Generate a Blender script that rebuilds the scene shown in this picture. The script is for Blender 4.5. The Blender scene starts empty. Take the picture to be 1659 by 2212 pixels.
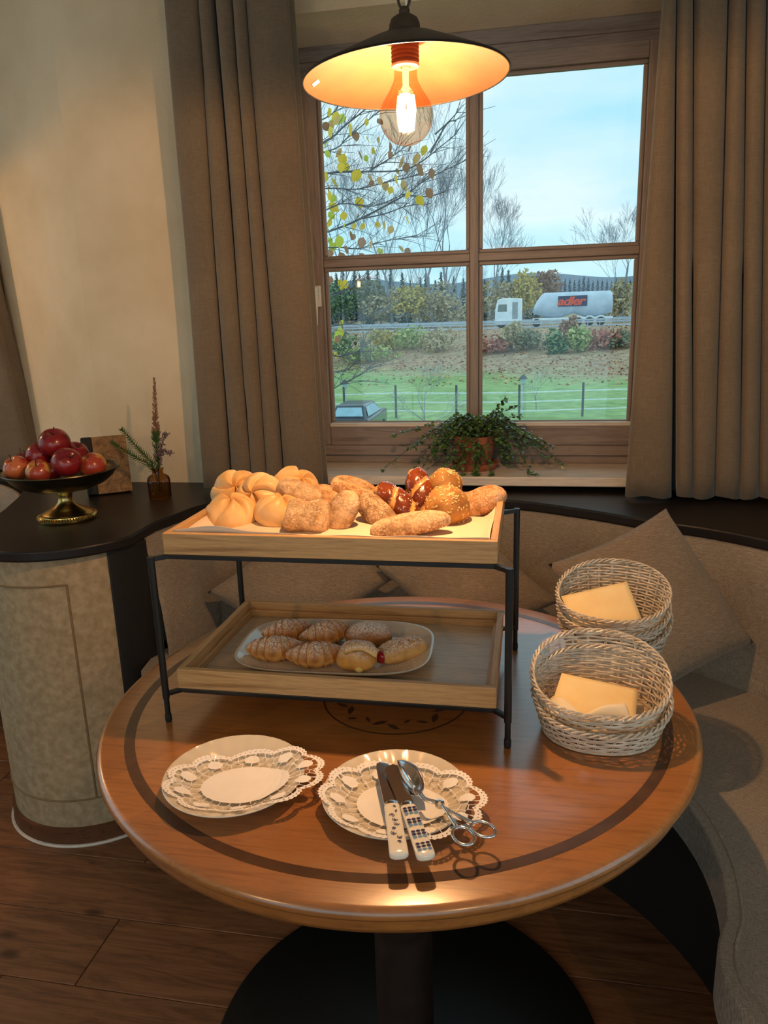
import bpy, math, random
from mathutils import Vector, Matrix, noise

scene = bpy.context.scene
COL = scene.collection
rnd = random.Random(11)
PI = math.pi

# ------------------------------------------------------------------ camera
FPX = 1620.49                                   # focal length in pixels of the 1659 x 2212 frame
CAM = Vector((0.0, 0.0, 1.3902))
AX_R = Vector((0.98238221, 0.18449728, -0.029765))
AX_D = Vector((0.01709239, -0.24730551, -0.96878679))
AX_F = Vector((-0.18609957, 0.95121015, -0.24610203))
cam_data = bpy.data.cameras.new('camera')
cam_data.sensor_fit = 'HORIZONTAL'
cam_data.sensor_width = 36.0
cam_data.lens = 36.0 * FPX / 1659.0
cam_data.clip_start = 0.02
cam_data.clip_end = 2000.0
cam = bpy.data.objects.new('camera', cam_data)
COL.objects.link(cam)
rot = Matrix((AX_R, -AX_D, -AX_F)).transposed()
cam.matrix_world = Matrix.Translation(CAM) @ rot.to_4x4()
scene.camera = cam

# ------------------------------------------------------------------ sky, exposure
SKY = 1.25
world = bpy.data.worlds.new('sky')
scene.world = world
world.use_nodes = True
wn = world.node_tree
wn.nodes.clear()
w_out = wn.nodes.new('ShaderNodeOutputWorld')
w_bg = wn.nodes.new('ShaderNodeBackground')
w_tc = wn.nodes.new('ShaderNodeTexCoord')
w_mp = wn.nodes.new('ShaderNodeMapping')
w_mp.inputs['Scale'].default_value = (2.0, 2.0, 7.0)
w_nz = wn.nodes.new('ShaderNodeTexNoise')
w_nz.inputs['Scale'].default_value = 1.6
w_nz.inputs['Detail'].default_value = 5.0
w_rp = wn.nodes.new('ShaderNodeValToRGB')
w_rp.color_ramp.elements[0].position = 0.35
w_rp.color_ramp.elements[0].color = (0.41, 0.75, 0.89, 1)
w_rp.color_ramp.elements[1].position = 0.68
w_rp.color_ramp.elements[1].color = (0.72, 0.88, 0.94, 1)
wn.links.new(w_tc.outputs['Generated'], w_mp.inputs['Vector'])
wn.links.new(w_mp.outputs['Vector'], w_nz.inputs['Vector'])
wn.links.new(w_nz.outputs['Fac'], w_rp.inputs['Fac'])
wn.links.new(w_rp.outputs['Color'], w_bg.inputs['Color'])
w_bg.inputs['Strength'].default_value = SKY
wn.links.new(w_bg.outputs['Background'], w_out.inputs['Surface'])

scene.view_settings.view_transform = 'Standard'
scene.view_settings.look = 'None'
scene.view_settings.exposure = 0.0
scene.view_settings.gamma = 1.0
scene.view_settings.use_curve_mapping = False
scene.cycles.use_denoising = True
scene.cycles.max_bounces = 10
scene.cycles.transparent_max_bounces = 24
scene.cycles.caustics_reflective = False
scene.cycles.caustics_refractive = False
scene.cycles.sample_clamp_indirect = 6.0

def portal(name, loc, rot, sx, sy):
    d = bpy.data.lights.new(name, 'AREA')
    d.shape = 'RECTANGLE'; d.size = sx; d.size_y = sy
    d.cycles.is_portal = True
    o = bpy.data.objects.new(name, d)
    o.location = loc; o.rotation_euler = rot
    COL.objects.link(o)
# sky light comes in through the windows only
portal('daylight_window_back', (-0.18, 2.70, 1.58), (-PI / 2, 0, 0), 1.05, 1.12)
portal('daylight_window_bay', (-2.55, 2.92, 1.55), (-PI / 2, 0, 0), 0.6, 1.3)
portal('daylight_fill_window_front', (-0.45, -2.78, 1.25), (PI / 2, 0, 0), 4.7, 2.3)  # this and the next two serve the unseen windows added for fill
portal('daylight_fill_window_left', (-3.03, 1.2, 1.5), (0, -PI / 2, 0), 1.6, 2.1)
portal('daylight_fill_window_right', (2.18, -0.7, 1.25), (0, PI / 2, 0), 2.1, 3.2)

# ------------------------------------------------------------------ helpers
def at(px, py, Y):
    d = AX_R * ((px - 829.5) / FPX) + AX_D * ((py - 1106.0) / FPX) + AX_F
    return CAM + d * (Y / d.y)

def lerp(a, b, t): return a + (b - a) * t

def catmull(pts, n=8, closed=False):
    P = [Vector(p) for p in pts]; out = []; m = len(P)
    rng = range(m if closed else m - 1)
    for i in rng:
        if closed: p0, p1, p2, p3 = P[i - 1], P[i], P[(i + 1) % m], P[(i + 2) % m]
        else: p0, p1, p2, p3 = P[max(i - 1, 0)], P[i], P[i + 1], P[min(i + 2, m - 1)]
        for k in range(n):
            t = k / n
            out.append(0.5 * ((2 * p1) + (p2 - p0) * t + (2 * p0 - 5 * p1 + 4 * p2 - p3) * t * t
                              + (3 * p1 - p0 - 3 * p2 + p3) * t ** 3))
    if not closed: out.append(P[-1].copy())
    return out

ROOT = {}

class MB:
    def __init__(s): s.v = []; s.f = []; s.c = None
    def add(s, verts, faces):
        k = len(s.v); s.v += [Vector(p) for p in verts]
        s.f += [tuple(i + k for i in q) for q in faces]; return s
    def box(s, x0, x1, y0, y1, z0, z1):
        return s.add([(x0, y0, z0), (x1, y0, z0), (x1, y1, z0), (x0, y1, z0), (x0, y0, z1), (x1, y0, z1), (x1, y1, z1), (x0, y1, z1)],
                     [(0, 3, 2, 1), (4, 5, 6, 7), (0, 1, 5, 4), (1, 2, 6, 5), (2, 3, 7, 6), (3, 0, 4, 7)])
    def obox(s, p, q, w, h, up=(0, 0, 1)):
        p, q = Vector(p), Vector(q); d = (q - p).normalized(); u = Vector(up)
        r = d.cross(u)
        if r.length < 1e-5: r = d.cross(Vector((1, 0, 0)))
        r.normalize(); u = r.cross(d)
        c = []
        for e in (p, q):
            for a, b in ((-1, -1), (1, -1), (1, 1), (-1, 1)): c.append(e + r * a * w / 2 + u * b * h / 2)
        return s.add(c, [(0, 1, 2, 3), (7, 6, 5, 4), (0, 4, 5, 1), (1, 5, 6, 2), (2, 6, 7, 3), (3, 7, 4, 0)])
    def tube(s, pts, r, n=8, closed=False, flat=None, up=None):
        P = [Vector(p) for p in pts]; m = len(P); ring = []; prev = None
        for i, p in enumerate(P):
            if closed: t = P[(i + 1) % m] - P[i - 1]
            else: t = P[min(i + 1, m - 1)] - P[max(i - 1, 0)]
            if t.length < 1e-9: t = Vector((0, 0, 1))
            t.normalize()
            if up is not None: a = t.cross(Vector(up))
            elif prev is not None: a = prev - t * prev.dot(t)
            else: a = t.cross(Vector((0, 0, 1)))
            if a.length < 1e-4: a = t.cross(Vector((1, 0, 0)))
            a.normalize(); prev = a; b = t.cross(a)
            rr = r[i] if isinstance(r, (list, tuple)) else r
            fa, fb = flat if flat else (1, 1)
            ring.append([p + a * math.cos(2 * PI * k / n) * rr * fa + b * math.sin(2 * PI * k / n) * rr * fb for k in range(n)])
        k0 = len(s.v)
        for q in ring: s.v += q
        for i in range(m if closed else m - 1):
            j = (i + 1) % m
            for k in range(n):
                l = (k + 1) % n
                s.f.append((k0 + i * n + k, k0 + i * n + l, k0 + j * n + l, k0 + j * n + k))
        if not closed:
            s.f.append(tuple(k0 + k for k in reversed(range(n))))
            s.f.append(tuple(k0 + (m - 1) * n + k for k in range(n)))
        return s
    def lathe(s, prof, n=48, c=(0, 0), a0=0.0, fn=None, cap=True):
        k0 = len(s.v); m = len(prof)
        for (r, z) in prof:
            for k in range(n):
                a = a0 + 2 * PI * k / n
                p = Vector((c[0] + r * math.cos(a), c[1] + r * math.sin(a), z))
                if fn: p = fn(p, r, a)
                s.v.append(p)
        for i in range(m - 1):
            for k in range(n):
                l = (k + 1) % n
                s.f.append((k0 + i * n + k, k0 + i * n + l, k0 + (i + 1) * n + l, k0 + (i + 1) * n + k))
        if cap and prof[0][0] > 1e-6: s.f.append(tuple(k0 + k for k in reversed(range(n))))
        if cap and prof[-1][0] > 1e-6: s.f.append(tuple(k0 + (m - 1) * n + k for k in range(n)))
        return s
    def prism(s, poly, z0, z1):
        n = len(poly)
        return s.add([(x, y, z0) for x, y in poly] + [(x, y, z1) for x, y in poly],
                     [tuple(reversed(range(n))), tuple(range(n, 2 * n))] + [(i, (i + 1) % n, n + (i + 1) % n, n + i) for i in range(n)])
    def grid(s, nu, nv, fn, cu=False, cv=False):
        k0 = len(s.v)
        for i in range(nu):
            for j in range(nv):
                s.v.append(Vector(fn(i / (nu if cu else nu - 1), j / (nv if cv else nv - 1))))
        for i in range(nu if cu else nu - 1):
            for j in range(nv if cv else nv - 1):
                a, b = (i + 1) % nu, (j + 1) % nv
                s.f.append((k0 + i * nv + j, k0 + a * nv + j, k0 + a * nv + b, k0 + i * nv + b))
        return s
    def build(s, name, mat, parent=None, at=None, local=False, smooth=40, bevel=0.0, seg=2, sub=0, solid=0.0):
        off = Vector((0, 0, 0))
        if parent is not None and not local: off = ROOT[parent.name]
        elif at is not None: off = Vector(at)
        me = bpy.data.meshes.new(name)
        me.from_pydata([tuple(p) if local and at is None else tuple(p - off) for p in s.v], [], s.f)
        me.validate(); me.update()
        if s.c is not None:
            ca = me.color_attributes.new('Col', 'FLOAT_COLOR', 'POINT')
            for i, c in enumerate(s.c): ca.data[i].color = (c[0], c[1], c[2], 1.0)
        if smooth:
            me.polygons.foreach_set('use_smooth', [True] * len(me.polygons))
            if smooth < 180: me.set_sharp_from_angle(angle=math.radians(smooth))
        o = bpy.data.objects.new(name, me)
        COL.objects.link(o)
        me.materials.append(mat)
        if parent is not None: o.parent = parent; ROOT[o.name] = ROOT[parent.name]
        else:
            if at is not None: o.location = off
            ROOT[o.name] = off.copy()
        if solid:
            md = o.modifiers.new('thickness', 'SOLIDIFY'); md.thickness = solid; md.offset = 0
        if bevel:
            md = o.modifiers.new('bevel', 'BEVEL'); md.width = bevel; md.segments = seg; md.limit_method = 'ANGLE'; md.angle_limit = math.radians(35)
        if sub:
            md = o.modifiers.new('subdivision', 'SUBSURF'); md.levels = sub; md.render_levels = sub
        return o

def tag(o, label, cat, group=None, kind=None):
    if label: o['label'] = label
    if cat: o['category'] = cat
    if group: o['group'] = group
    if kind: o['kind'] = kind
    return o

def thing(name, label, cat, loc=(0, 0, 0), group=None, rotz=0.0, kind=None):
    o = bpy.data.objects.new(name, None); COL.objects.link(o)
    o.empty_display_size = 0.05
    o.location = loc; o.rotation_euler = (0, 0, rotz); ROOT[o.name] = Vector(loc)
    return tag(o, label, cat, group, kind)

def structure(o): o['kind'] = 'structure'; return o

def dup(root, loc, rotz=0.0, label=None, rot=None, scale=None):
    r = root.copy(); COL.objects.link(r); r.location = loc
    r.rotation_euler = rot if rot else (0, 0, rotz)
    if scale: r.scale = scale
    if label: r['label'] = label
    ROOT[r.name] = Vector(loc)
    for ch in list(root.children):
        c = ch.copy(); COL.objects.link(c); c.parent = r; ROOT[c.name] = ROOT[r.name]
        for g in list(ch.children):
            d = g.copy(); COL.objects.link(d); d.parent = c; ROOT[d.name] = ROOT[r.name]
    return r

# ------------------------------------------------------------------ materials
def new_mat(name):
    m = bpy.data.materials.new(name); m.use_nodes = True
    nt = m.node_tree; b = nt.nodes['Principled BSDF']
    return m, nt, b

def rgb(h):                       # sRGB 0-255 triple -> linear
    return tuple((c / 255 / 12.92 if c / 255 <= 0.04045 else ((c / 255 + 0.055) / 1.055) ** 2.4) for c in h)

def N(nt, kind, **kw):
    n = nt.nodes.new(kind)
    for k, v in kw.items():
        if k in n.inputs: n.inputs[k].default_value = v
        else: setattr(n, k, v)
    return n

def coords(nt, scale=(1, 1, 1), rot=(0, 0, 0), kind='Object'):
    t = nt.nodes.new('ShaderNodeTexCoord'); m = nt.nodes.new('ShaderNodeMapping')
    m.inputs['Scale'].default_value = scale; m.inputs['Rotation'].default_value = rot
    nt.links.new(t.outputs[kind], m.inputs['Vector']); return m.outputs['Vector']

def ramp(nt, fac, stops):
    r = nt.nodes.new('ShaderNodeValToRGB'); e = r.color_ramp.elements
    while len(e) < len(stops): e.new(0.5)
    for el, (p, c) in zip(e, stops): el.position = p; el.color = (*c, 1)
    nt.links.new(fac, r.inputs['Fac']); return r.outputs['Color']

def noise_tex(nt, vec, scale, detail=4.0, rough=0.55, dist=0.0):
    n = nt.nodes.new('ShaderNodeTexNoise')
    n.inputs['Scale'].default_value = scale; n.inputs['Detail'].default_value = detail
    n.inputs['Roughness'].default_value = rough; n.inputs['Distortion'].default_value = dist
    nt.links.new(vec, n.inputs['Vector']); return n.outputs['Fac']

def bump(nt, b, height, strength, dist=0.002):
    bp = nt.nodes.new('ShaderNodeBump'); bp.inputs['Strength'].default_value = strength; bp.inputs['Distance'].default_value = dist
    nt.links.new(height, bp.inputs['Height']); nt.links.new(bp.outputs['Normal'], b.inputs['Normal'])

def mixc(nt, fac, a, b, mode='MIX'):
    m = nt.nodes.new('ShaderNodeMix'); m.data_type = 'RGBA'; m.blend_type = mode
    if isinstance(fac, (int, float)): m.inputs['Factor'].default_value = fac
    else: nt.links.new(fac, m.inputs['Factor'])
    for k, s in (('A', a), ('B', b)):
        i = [x for x in m.inputs if x.name == k and x.type == 'RGBA'][0]
        if isinstance(s, tuple): i.default_value = (*s[:3], 1)
        else: nt.links.new(s, i)
    return [x for x in m.outputs if x.type == 'RGBA'][0]

def plain(name, c, rough=0.5, metal=0.0, c2=None, nscale=20.0, stretch=(1, 1, 1), bmp=0.0, bscale=None, coat=0.0, sheen=0.0, spec=0.5, bdist=0.002, lo=0.35, hi=0.65):
    m, nt, b = new_mat(name)
    b.inputs['Roughness'].default_value = rough; b.inputs['Metallic'].default_value = metal
    b.inputs['Coat Weight'].default_value = coat; b.inputs['Coat Roughness'].default_value = 0.15
    b.inputs['Sheen Weight'].default_value = sheen
    b.inputs['Specular IOR Level'].default_value = spec
    v = coords(nt, stretch)
    f = noise_tex(nt, v, nscale)
    nt.links.new(ramp(nt, f, [(lo, c), (hi, c2 or tuple(min(1, x * 1.25) for x in c))]), b.inputs['Base Color'])
    if bmp: bump(nt, b, noise_tex(nt, v, bscale or nscale * 3, 6.0), bmp, bdist)
    return m

def wood(name, dark, light, axis='X', rough=0.5, scale=1.0, coat=0.0, bmp=0.15):
    m, nt, b = new_mat(name)
    st = {'X': (1.2, 22, 22), 'Y': (22, 1.2, 22), 'Z': (22, 22, 1.2)}[axis]
    v = coords(nt, tuple(x * scale for x in st))
    f1 = noise_tex(nt, v, 4.0, 6.0, 0.65, 0.6)
    f2 = noise_tex(nt, v, 22.0, 3.0, 0.6)
    c1 = ramp(nt, f1, [(0.30, dark), (0.52, light), (0.75, tuple(lerp(d, l, 0.45) for d, l in zip(dark, light)))])
    c2 = ramp(nt, f2, [(0.35, (0.72, 0.72, 0.72)), (0.6, (1, 1, 1))])
    nt.links.new(mixc(nt, 0.7, c1, c2, 'MULTIPLY'), b.inputs['Base Color'])
    b.inputs['Roughness'].default_value = rough; b.inputs['Coat Weight'].default_value = coat; b.inputs['Coat Roughness'].default_value = 0.2
    bump(nt, b, f2, bmp, 0.001)
    return m

def fabric(name, c, c2, scale=1.0, rough=0.85, bmp=0.5, sheen=0.2, flat=False):
    m, nt, b = new_mat(name)
    va = coords(nt, (60 * scale, 60 * scale, 900 * scale)); vb = coords(nt, (900 * scale, 900 * scale, 50 * scale))
    if flat: va = coords(nt, (90 * scale, 900 * scale, 90 * scale), (0, 0, 0.5)); vb = coords(nt, (900 * scale, 90 * scale, 90 * scale), (0, 0, 0.5))
    fa = noise_tex(nt, va, 1.0, 2.0); fb = noise_tex(nt, vb, 1.0, 2.0)
    mx = nt.nodes.new('ShaderNodeMath'); mx.operation = 'MAXIMUM'
    nt.links.new(fa, mx.inputs[0]); nt.links.new(fb, mx.inputs[1])
    big = noise_tex(nt, coords(nt), 5.0 * scale, 3.0)
    col = ramp(nt, mx.outputs[0], [(0.42, c), (0.72, c2)])
    bigc = ramp(nt, big, [(0.3, (0.86, 0.86, 0.86)), (0.7, (1.08, 1.06, 1.04))])
    nt.links.new(mixc(nt, 1.0, col, bigc, 'MULTIPLY'), b.inputs['Base Color'])
    b.inputs['Roughness'].default_value = rough; b.inputs['Sheen Weight'].default_value = sheen
    b.inputs['Specular IOR Level'].default_value = 0.25
    bump(nt, b, mx.outputs[0], bmp, 0.0015)
    return m

def col_mat(name, rough=0.5, noise_amt=0.25, nscale=60.0, bmp=0.25, bscale=120.0, coat=0.0, spec=0.4, flour=None, flour_rng=(0.5, 0.62), fscale=40.0, sss=0.0, bdist=0.002, crackle=0.0):
    """colour from the mesh's own Col attribute, broken up by noise; flour = (colour) dusted in patches"""
    m, nt, b = new_mat(name)
    a = nt.nodes.new('ShaderNodeAttribute'); a.attribute_name = 'Col'
    v = coords(nt)
    g = ramp(nt, noise_tex(nt, v, nscale), [(0.3, (1 - noise_amt,) * 3), (0.7, (1 + noise_amt * 0.5,) * 3)])
    c = mixc(nt, 1.0, a.outputs['Color'], g, 'MULTIPLY')
    if flour:
        f = noise_tex(nt, v, fscale, 8.0, 0.7)
        if crackle:                                   # flour left standing on the plates between crust cracks
            wv = nt.nodes.new('ShaderNodeVectorMath'); wv.operation = 'MULTIPLY_ADD'; nz = nt.nodes.new('ShaderNodeTexNoise'); nz.inputs['Scale'].default_value = 70.0
            nt.links.new(v, nz.inputs['Vector']); nt.links.new(nz.outputs['Color'], wv.inputs[0]); wv.inputs[1].default_value = (0.012, 0.012, 0.012); nt.links.new(v, wv.inputs[2])
            vo = nt.nodes.new('ShaderNodeTexVoronoi'); vo.feature = 'DISTANCE_TO_EDGE'; vo.inputs['Scale'].default_value = crackle; nt.links.new(wv.outputs[0], vo.inputs['Vector'])
            rr_ = nt.nodes.new('ShaderNodeMapRange'); rr_.inputs[1].default_value, rr_.inputs[2].default_value, rr_.inputs[3].default_value = 0.0, 0.14, 0.62; nt.links.new(vo.outputs['Distance'], rr_.inputs[0])
            mm_ = nt.nodes.new('ShaderNodeMath'); mm_.operation = 'MULTIPLY'; nt.links.new(f, mm_.inputs[0]); nt.links.new(rr_.outputs[0], mm_.inputs[1]); f = mm_.outputs[0]
        fr = nt.nodes.new('ShaderNodeMapRange'); fr.inputs[1].default_value, fr.inputs[2].default_value = flour_rng
        nt.links.new(f, fr.inputs[0]); c = mixc(nt, fr.outputs[0], c, flour)
    nt.links.new(c, b.inputs['Base Color'])
    b.inputs['Roughness'].default_value = rough; b.inputs['Coat Weight'].default_value = coat
    b.inputs['Specular IOR Level'].default_value = spec
    if sss:
        b.inputs['Subsurface Weight'].default_value = sss; b.inputs['Subsurface Radius'].default_value = (0.006, 0.003, 0.001)
    if bmp: bump(nt, b, noise_tex(nt, v, bscale, 6.0, 0.6), bmp, bdist)
    return m

def glass(name, tint, refl=0.04, rough=0.0):
    """thin clear glass: tinted see-through with a fresnel reflection"""
    m = bpy.data.materials.new(name); m.use_nodes = True; nt = m.node_tree; nt.nodes.clear()
    o = nt.nodes.new('ShaderNodeOutputMaterial'); t = nt.nodes.new('ShaderNodeBsdfTransparent'); g = nt.nodes.new('ShaderNodeBsdfGlossy')
    t.inputs['Color'].default_value = (*tint, 1); g.inputs['Roughness'].default_value = rough
    lw = nt.nodes.new('ShaderNodeLayerWeight'); lw.inputs['Blend'].default_value = 0.5
    pw = nt.nodes.new('ShaderNodeMath'); pw.operation = 'POWER'; pw.inputs[1].default_value = 4.0; nt.links.new(lw.outputs['Facing'], pw.inputs[0])
    fr = nt.nodes.new('ShaderNodeMath'); fr.operation = 'MULTIPLY_ADD'; fr.inputs[1].default_value = 0.6; fr.inputs[2].default_value = refl; nt.links.new(pw.outputs[0], fr.inputs[0])
    mx = nt.nodes.new('ShaderNodeMixShader')
    nt.links.new(fr.outputs[0], mx.inputs[0]); nt.links.new(t.outputs[0], mx.inputs[1]); nt.links.new(g.outputs[0], mx.inputs[2])
    nt.links.new(mx.outputs[0], o.inputs['Surface'])
    return m

def emit(name, c, s):
    m = bpy.data.materials.new(name); m.use_nodes = True; nt = m.node_tree; nt.nodes.clear()
    o = nt.nodes.new('ShaderNodeOutputMaterial'); e = nt.nodes.new('ShaderNodeEmission')
    e.inputs['Color'].default_value = (*c, 1); e.inputs['Strength'].default_value = s
    nt.links.new(e.outputs[0], o.inputs['Surface']); return m

M = {}
M['plaster'] = plain('plaster', rgb((222, 200, 164)), 0.9, c2=rgb((236, 216, 184)), nscale=3.0, bmp=0.35, bscale=90.0, bdist=0.004, spec=0.2)
M['ceiling'] = plain('white_paint', rgb((214, 208, 200)), 0.9, c2=rgb((224, 219, 212)), nscale=4.0, spec=0.2)
M['column'] = plain('mottled_plaster', rgb((160, 142, 112)), 0.85, c2=rgb((184, 166, 136)), nscale=45.0, bmp=0.25, bscale=120.0, spec=0.25)
M['frame'] = wood('limed_window_wood', rgb((120, 104, 96)), rgb((154, 138, 128)), 'X', 0.5, 0.6)
M['frame_v'] = wood('limed_window_wood_upright', rgb((120, 104, 96)), rgb((154, 138, 128)), 'Z', 0.5, 0.6)
M['sill'] = wood('pale_sill_wood', rgb((214, 198, 180)), rgb((236, 224, 210)), 'X', 0.45, 0.5)
M['black_wood'] = plain('black_stained_wood', rgb((26, 21, 20)), 0.38, c2=rgb((34, 28, 27)), nscale=30.0, stretch=(1, 12, 12), bmp=0.1, spec=0.4)
M['black_flat'] = plain('black_panel', rgb((18, 15, 14)), 0.6, c2=rgb((24, 20, 19)), nscale=30.0)
M['linen'] = fabric('beige_linen', rgb((122, 110, 95)), rgb((172, 158, 140)))
M['linen_seat'] = fabric('beige_linen_seat', rgb((120, 110, 98)), rgb((172, 162, 148)), flat=True)
M['cushion'] = fabric('beige_cushion_linen', rgb((120, 105, 88)), rgb((168, 150, 128)))
M['curtain'] = fabric('brown_curtain', rgb((112, 97, 79)), rgb((128, 112, 92)), 0.7, 0.9, 0.12, 0.3)
M['plinth'] = wood('brown_plinth', rgb((70, 42, 26)), rgb((112, 70, 44)), 'X', 0.5)
M['oak'] = wood('oak_tray', rgb((160, 116, 68)), rgb((206, 162, 108)), 'X', 0.5, 0.8)
M['oak_y'] = wood('oak_tray_side', rgb((160, 116, 68)), rgb((206, 162, 108)), 'Y', 0.5, 0.8)
M['oak_base'] = wood('oak_tray_base', rgb((172, 146, 116)), rgb((210, 186, 154)), 'X', 0.4, 1.2)
M['black_metal'] = plain('black_powder_coat', rgb((6, 6, 6)), 0.42, c2=rgb((9, 9, 9)), nscale=40.0)
M['porcelain'] = plain('white_porcelain', rgb((218, 208, 190)), 0.12, c2=rgb((224, 215, 198)), nscale=3.0, coat=0.5)
M['lace'] = plain('lace_paper', rgb((250, 246, 244)), 0.8, c2=rgb((253, 250, 249)), nscale=50.0, bmp=0.2, bscale=300.0)
M['paper'] = plain('baking_paper', rgb((222, 200, 176)), 0.7, c2=rgb((230, 210, 188)), nscale=6.0)
M['napkin'] = plain('cream_napkin', rgb((238, 212, 156)), 0.9, c2=rgb((244, 222, 172)), nscale=20.0, bmp=0.15, bscale=400.0)
M['napkin_white'] = plain('pale_napkin', rgb((236, 224, 196)), 0.9, c2=rgb((242, 232, 208)), nscale=20.0)
M['wicker'] = plain('silvered_wicker', rgb((190, 176, 156)), 0.35, c2=rgb((228, 216, 198)), nscale=60.0, spec=0.6)
M['steel'] = plain('polished_steel', (0.72, 0.72, 0.74), 0.14, 1.0, c2=(0.78, 0.78, 0.80), nscale=30.0)
M['ceramic'] = plain('ivory_ceramic', rgb((240, 230, 210)), 0.15, c2=rgb((244, 236, 220)), nscale=4.0, coat=0.4)
M['blue_print'] = plain('dark_blue_print', rgb((28, 34, 84)), 0.3, nscale=10.0)
M['light_blue_print'] = plain('light_blue_print', rgb((92, 136, 178)), 0.3, nscale=10.0)
M['brass'] = plain('aged_brass', (0.50, 0.36, 0.12), 0.24, 1.0, c2=(0.62, 0.46, 0.18), nscale=25.0)
M['dark_brass'] = plain('dark_bronze', (0.075, 0.058, 0.03), 0.3, 0.9, c2=(0.11, 0.085, 0.045), nscale=18.0)
M['old_metal'] = plain('brown_enamel_metal', rgb((58, 46, 34)), 0.5, 0.3, c2=rgb((70, 56, 42)), nscale=20.0)
M['shade_inside'] = plain('shade_inside_enamel', rgb((72, 35, 12)), 0.75, c2=rgb((88, 44, 17)), nscale=14.0, bmp=0.2, bscale=60.0)
M['terracotta'] = plain('terracotta', rgb((150, 84, 56)), 0.8, c2=rgb((178, 108, 76)), nscale=14.0, bmp=0.15)
M['soil'] = plain('potting_soil', rgb((40, 28, 20)), 0.95, nscale=40.0, bmp=0.5)
M['vine_stem'] = plain('vine_stem', rgb((66, 52, 34)), 0.7, nscale=20.0)
M['vine_leaf'] = plain('glossy_vine_leaf', rgb((52, 84, 40)), 0.25, c2=rgb((96, 130, 66)), nscale=40.0, spec=0.6)
M['amber_glass'] = glass('amber_bottle_glass', (0.62, 0.42, 0.20), rough=0.05)
M['bulb_glass'] = glass('amber_bulb_glass', (0.93, 0.74, 0.58))
M['pane'] = glass('window_pane', (0.97, 0.985, 0.98))
M['fern'] = plain('green_fern', rgb((52, 82, 34)), 0.6, c2=rgb((86, 118, 52)), nscale=60.0)
M['dry_grass'] = plain('dry_plume', rgb((140, 98, 70)), 0.8, c2=rgb((172, 128, 96)), nscale=60.0)
M['heather'] = plain('mauve_heather', rgb((118, 88, 100)), 0.8, c2=rgb((150, 118, 128)), nscale=60.0)
M['cloth_black'] = plain('black_bookcloth', rgb((24, 22, 20)), 0.7, nscale=80.0, bmp=0.2)
M['pages'] = plain('yellowed_pages', rgb((190, 166, 128)), 0.9, nscale=60.0, stretch=(1, 30, 1))
M['sticker'] = plain('white_sticker', rgb((232, 226, 214)), 0.6, nscale=30.0)
M['white_plastic'] = plain('white_handle', rgb((206, 204, 196)), 0.3, nscale=10.0)
M['inlay'] = plain('dark_inlay', rgb((74, 48, 30)), 0.3, c2=rgb((88, 60, 40)), nscale=30.0, coat=0.15)

def marbled():
    m, nt, b = new_mat('marbled_book_paper'); v = coords(nt)
    f = noise_tex(nt, v, 26.0, 8.0, 0.7, 2.0)
    nt.links.new(ramp(nt, f, [(0.32, rgb((92, 62, 34))), (0.5, rgb((150, 110, 66))), (0.68, rgb((176, 138, 90)))]), b.inputs['Base Color'])
    b.inputs['Roughness'].default_value = 0.6; return m
M['marbled'] = marbled()

def table_wood():
    m, nt, b = new_mat('beech_tabletop')
    v = coords(nt, (1, 1, 1), (0, 0, math.radians(-52)))
    sp = nt.nodes.new('ShaderNodeSeparateXYZ'); nt.links.new(v, sp.inputs[0])
    mu = N(nt, 'ShaderNodeMath', operation='MULTIPLY'); mu.inputs[1].default_value = 9.0; nt.links.new(sp.outputs['Y'], mu.inputs[0])
    fl = N(nt, 'ShaderNodeMath', operation='FLOOR'); nt.links.new(mu.outputs[0], fl.inputs[0])
    wn_ = nt.nodes.new('ShaderNodeTexWhiteNoise'); wn_.noise_dimensions = '1D'; nt.links.new(fl.outputs[0], wn_.inputs['W'])
    board = ramp(nt, wn_.outputs['Value'], [(0.0, (0.80, 0.78, 0.76)), (1.0, (1.12, 1.10, 1.08))])
    v2 = coords(nt, (3, 45, 45), (0, 0, math.radians(-52)))
    g = noise_tex(nt, v2, 3.0, 6.0, 0.65, 0.4)
    base = ramp(nt, g, [(0.3, rgb((148, 94, 44))), (0.55, rgb((182, 119, 58))), (0.8, rgb((162, 104, 50)))])
    st = ramp(nt, noise_tex(nt, coords(nt), 7.0, 4.0), [(0.35, (0.86, 0.84, 0.82)), (0.65, (1.05, 1.05, 1.05))])
    c = mixc(nt, 1.0, mixc(nt, 1.0, base, board, 'MULTIPLY'), st, 'MULTIPLY')
    nt.links.new(c, b.inputs['Base Color'])
    b.inputs['Roughness'].default_value = 0.34; b.inputs['Specular IOR Level'].default_value = 0.5
    b.inputs['Coat Weight'].default_value = 1.0; b.inputs['Coat Roughness'].default_value = 0.23; b.inputs['Coat IOR'].default_value = 1.8
    bump(nt, b, noise_tex(nt, v2, 8.0, 3.0), 0.06, 0.001)
    return m
M['table'] = table_wood()

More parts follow.
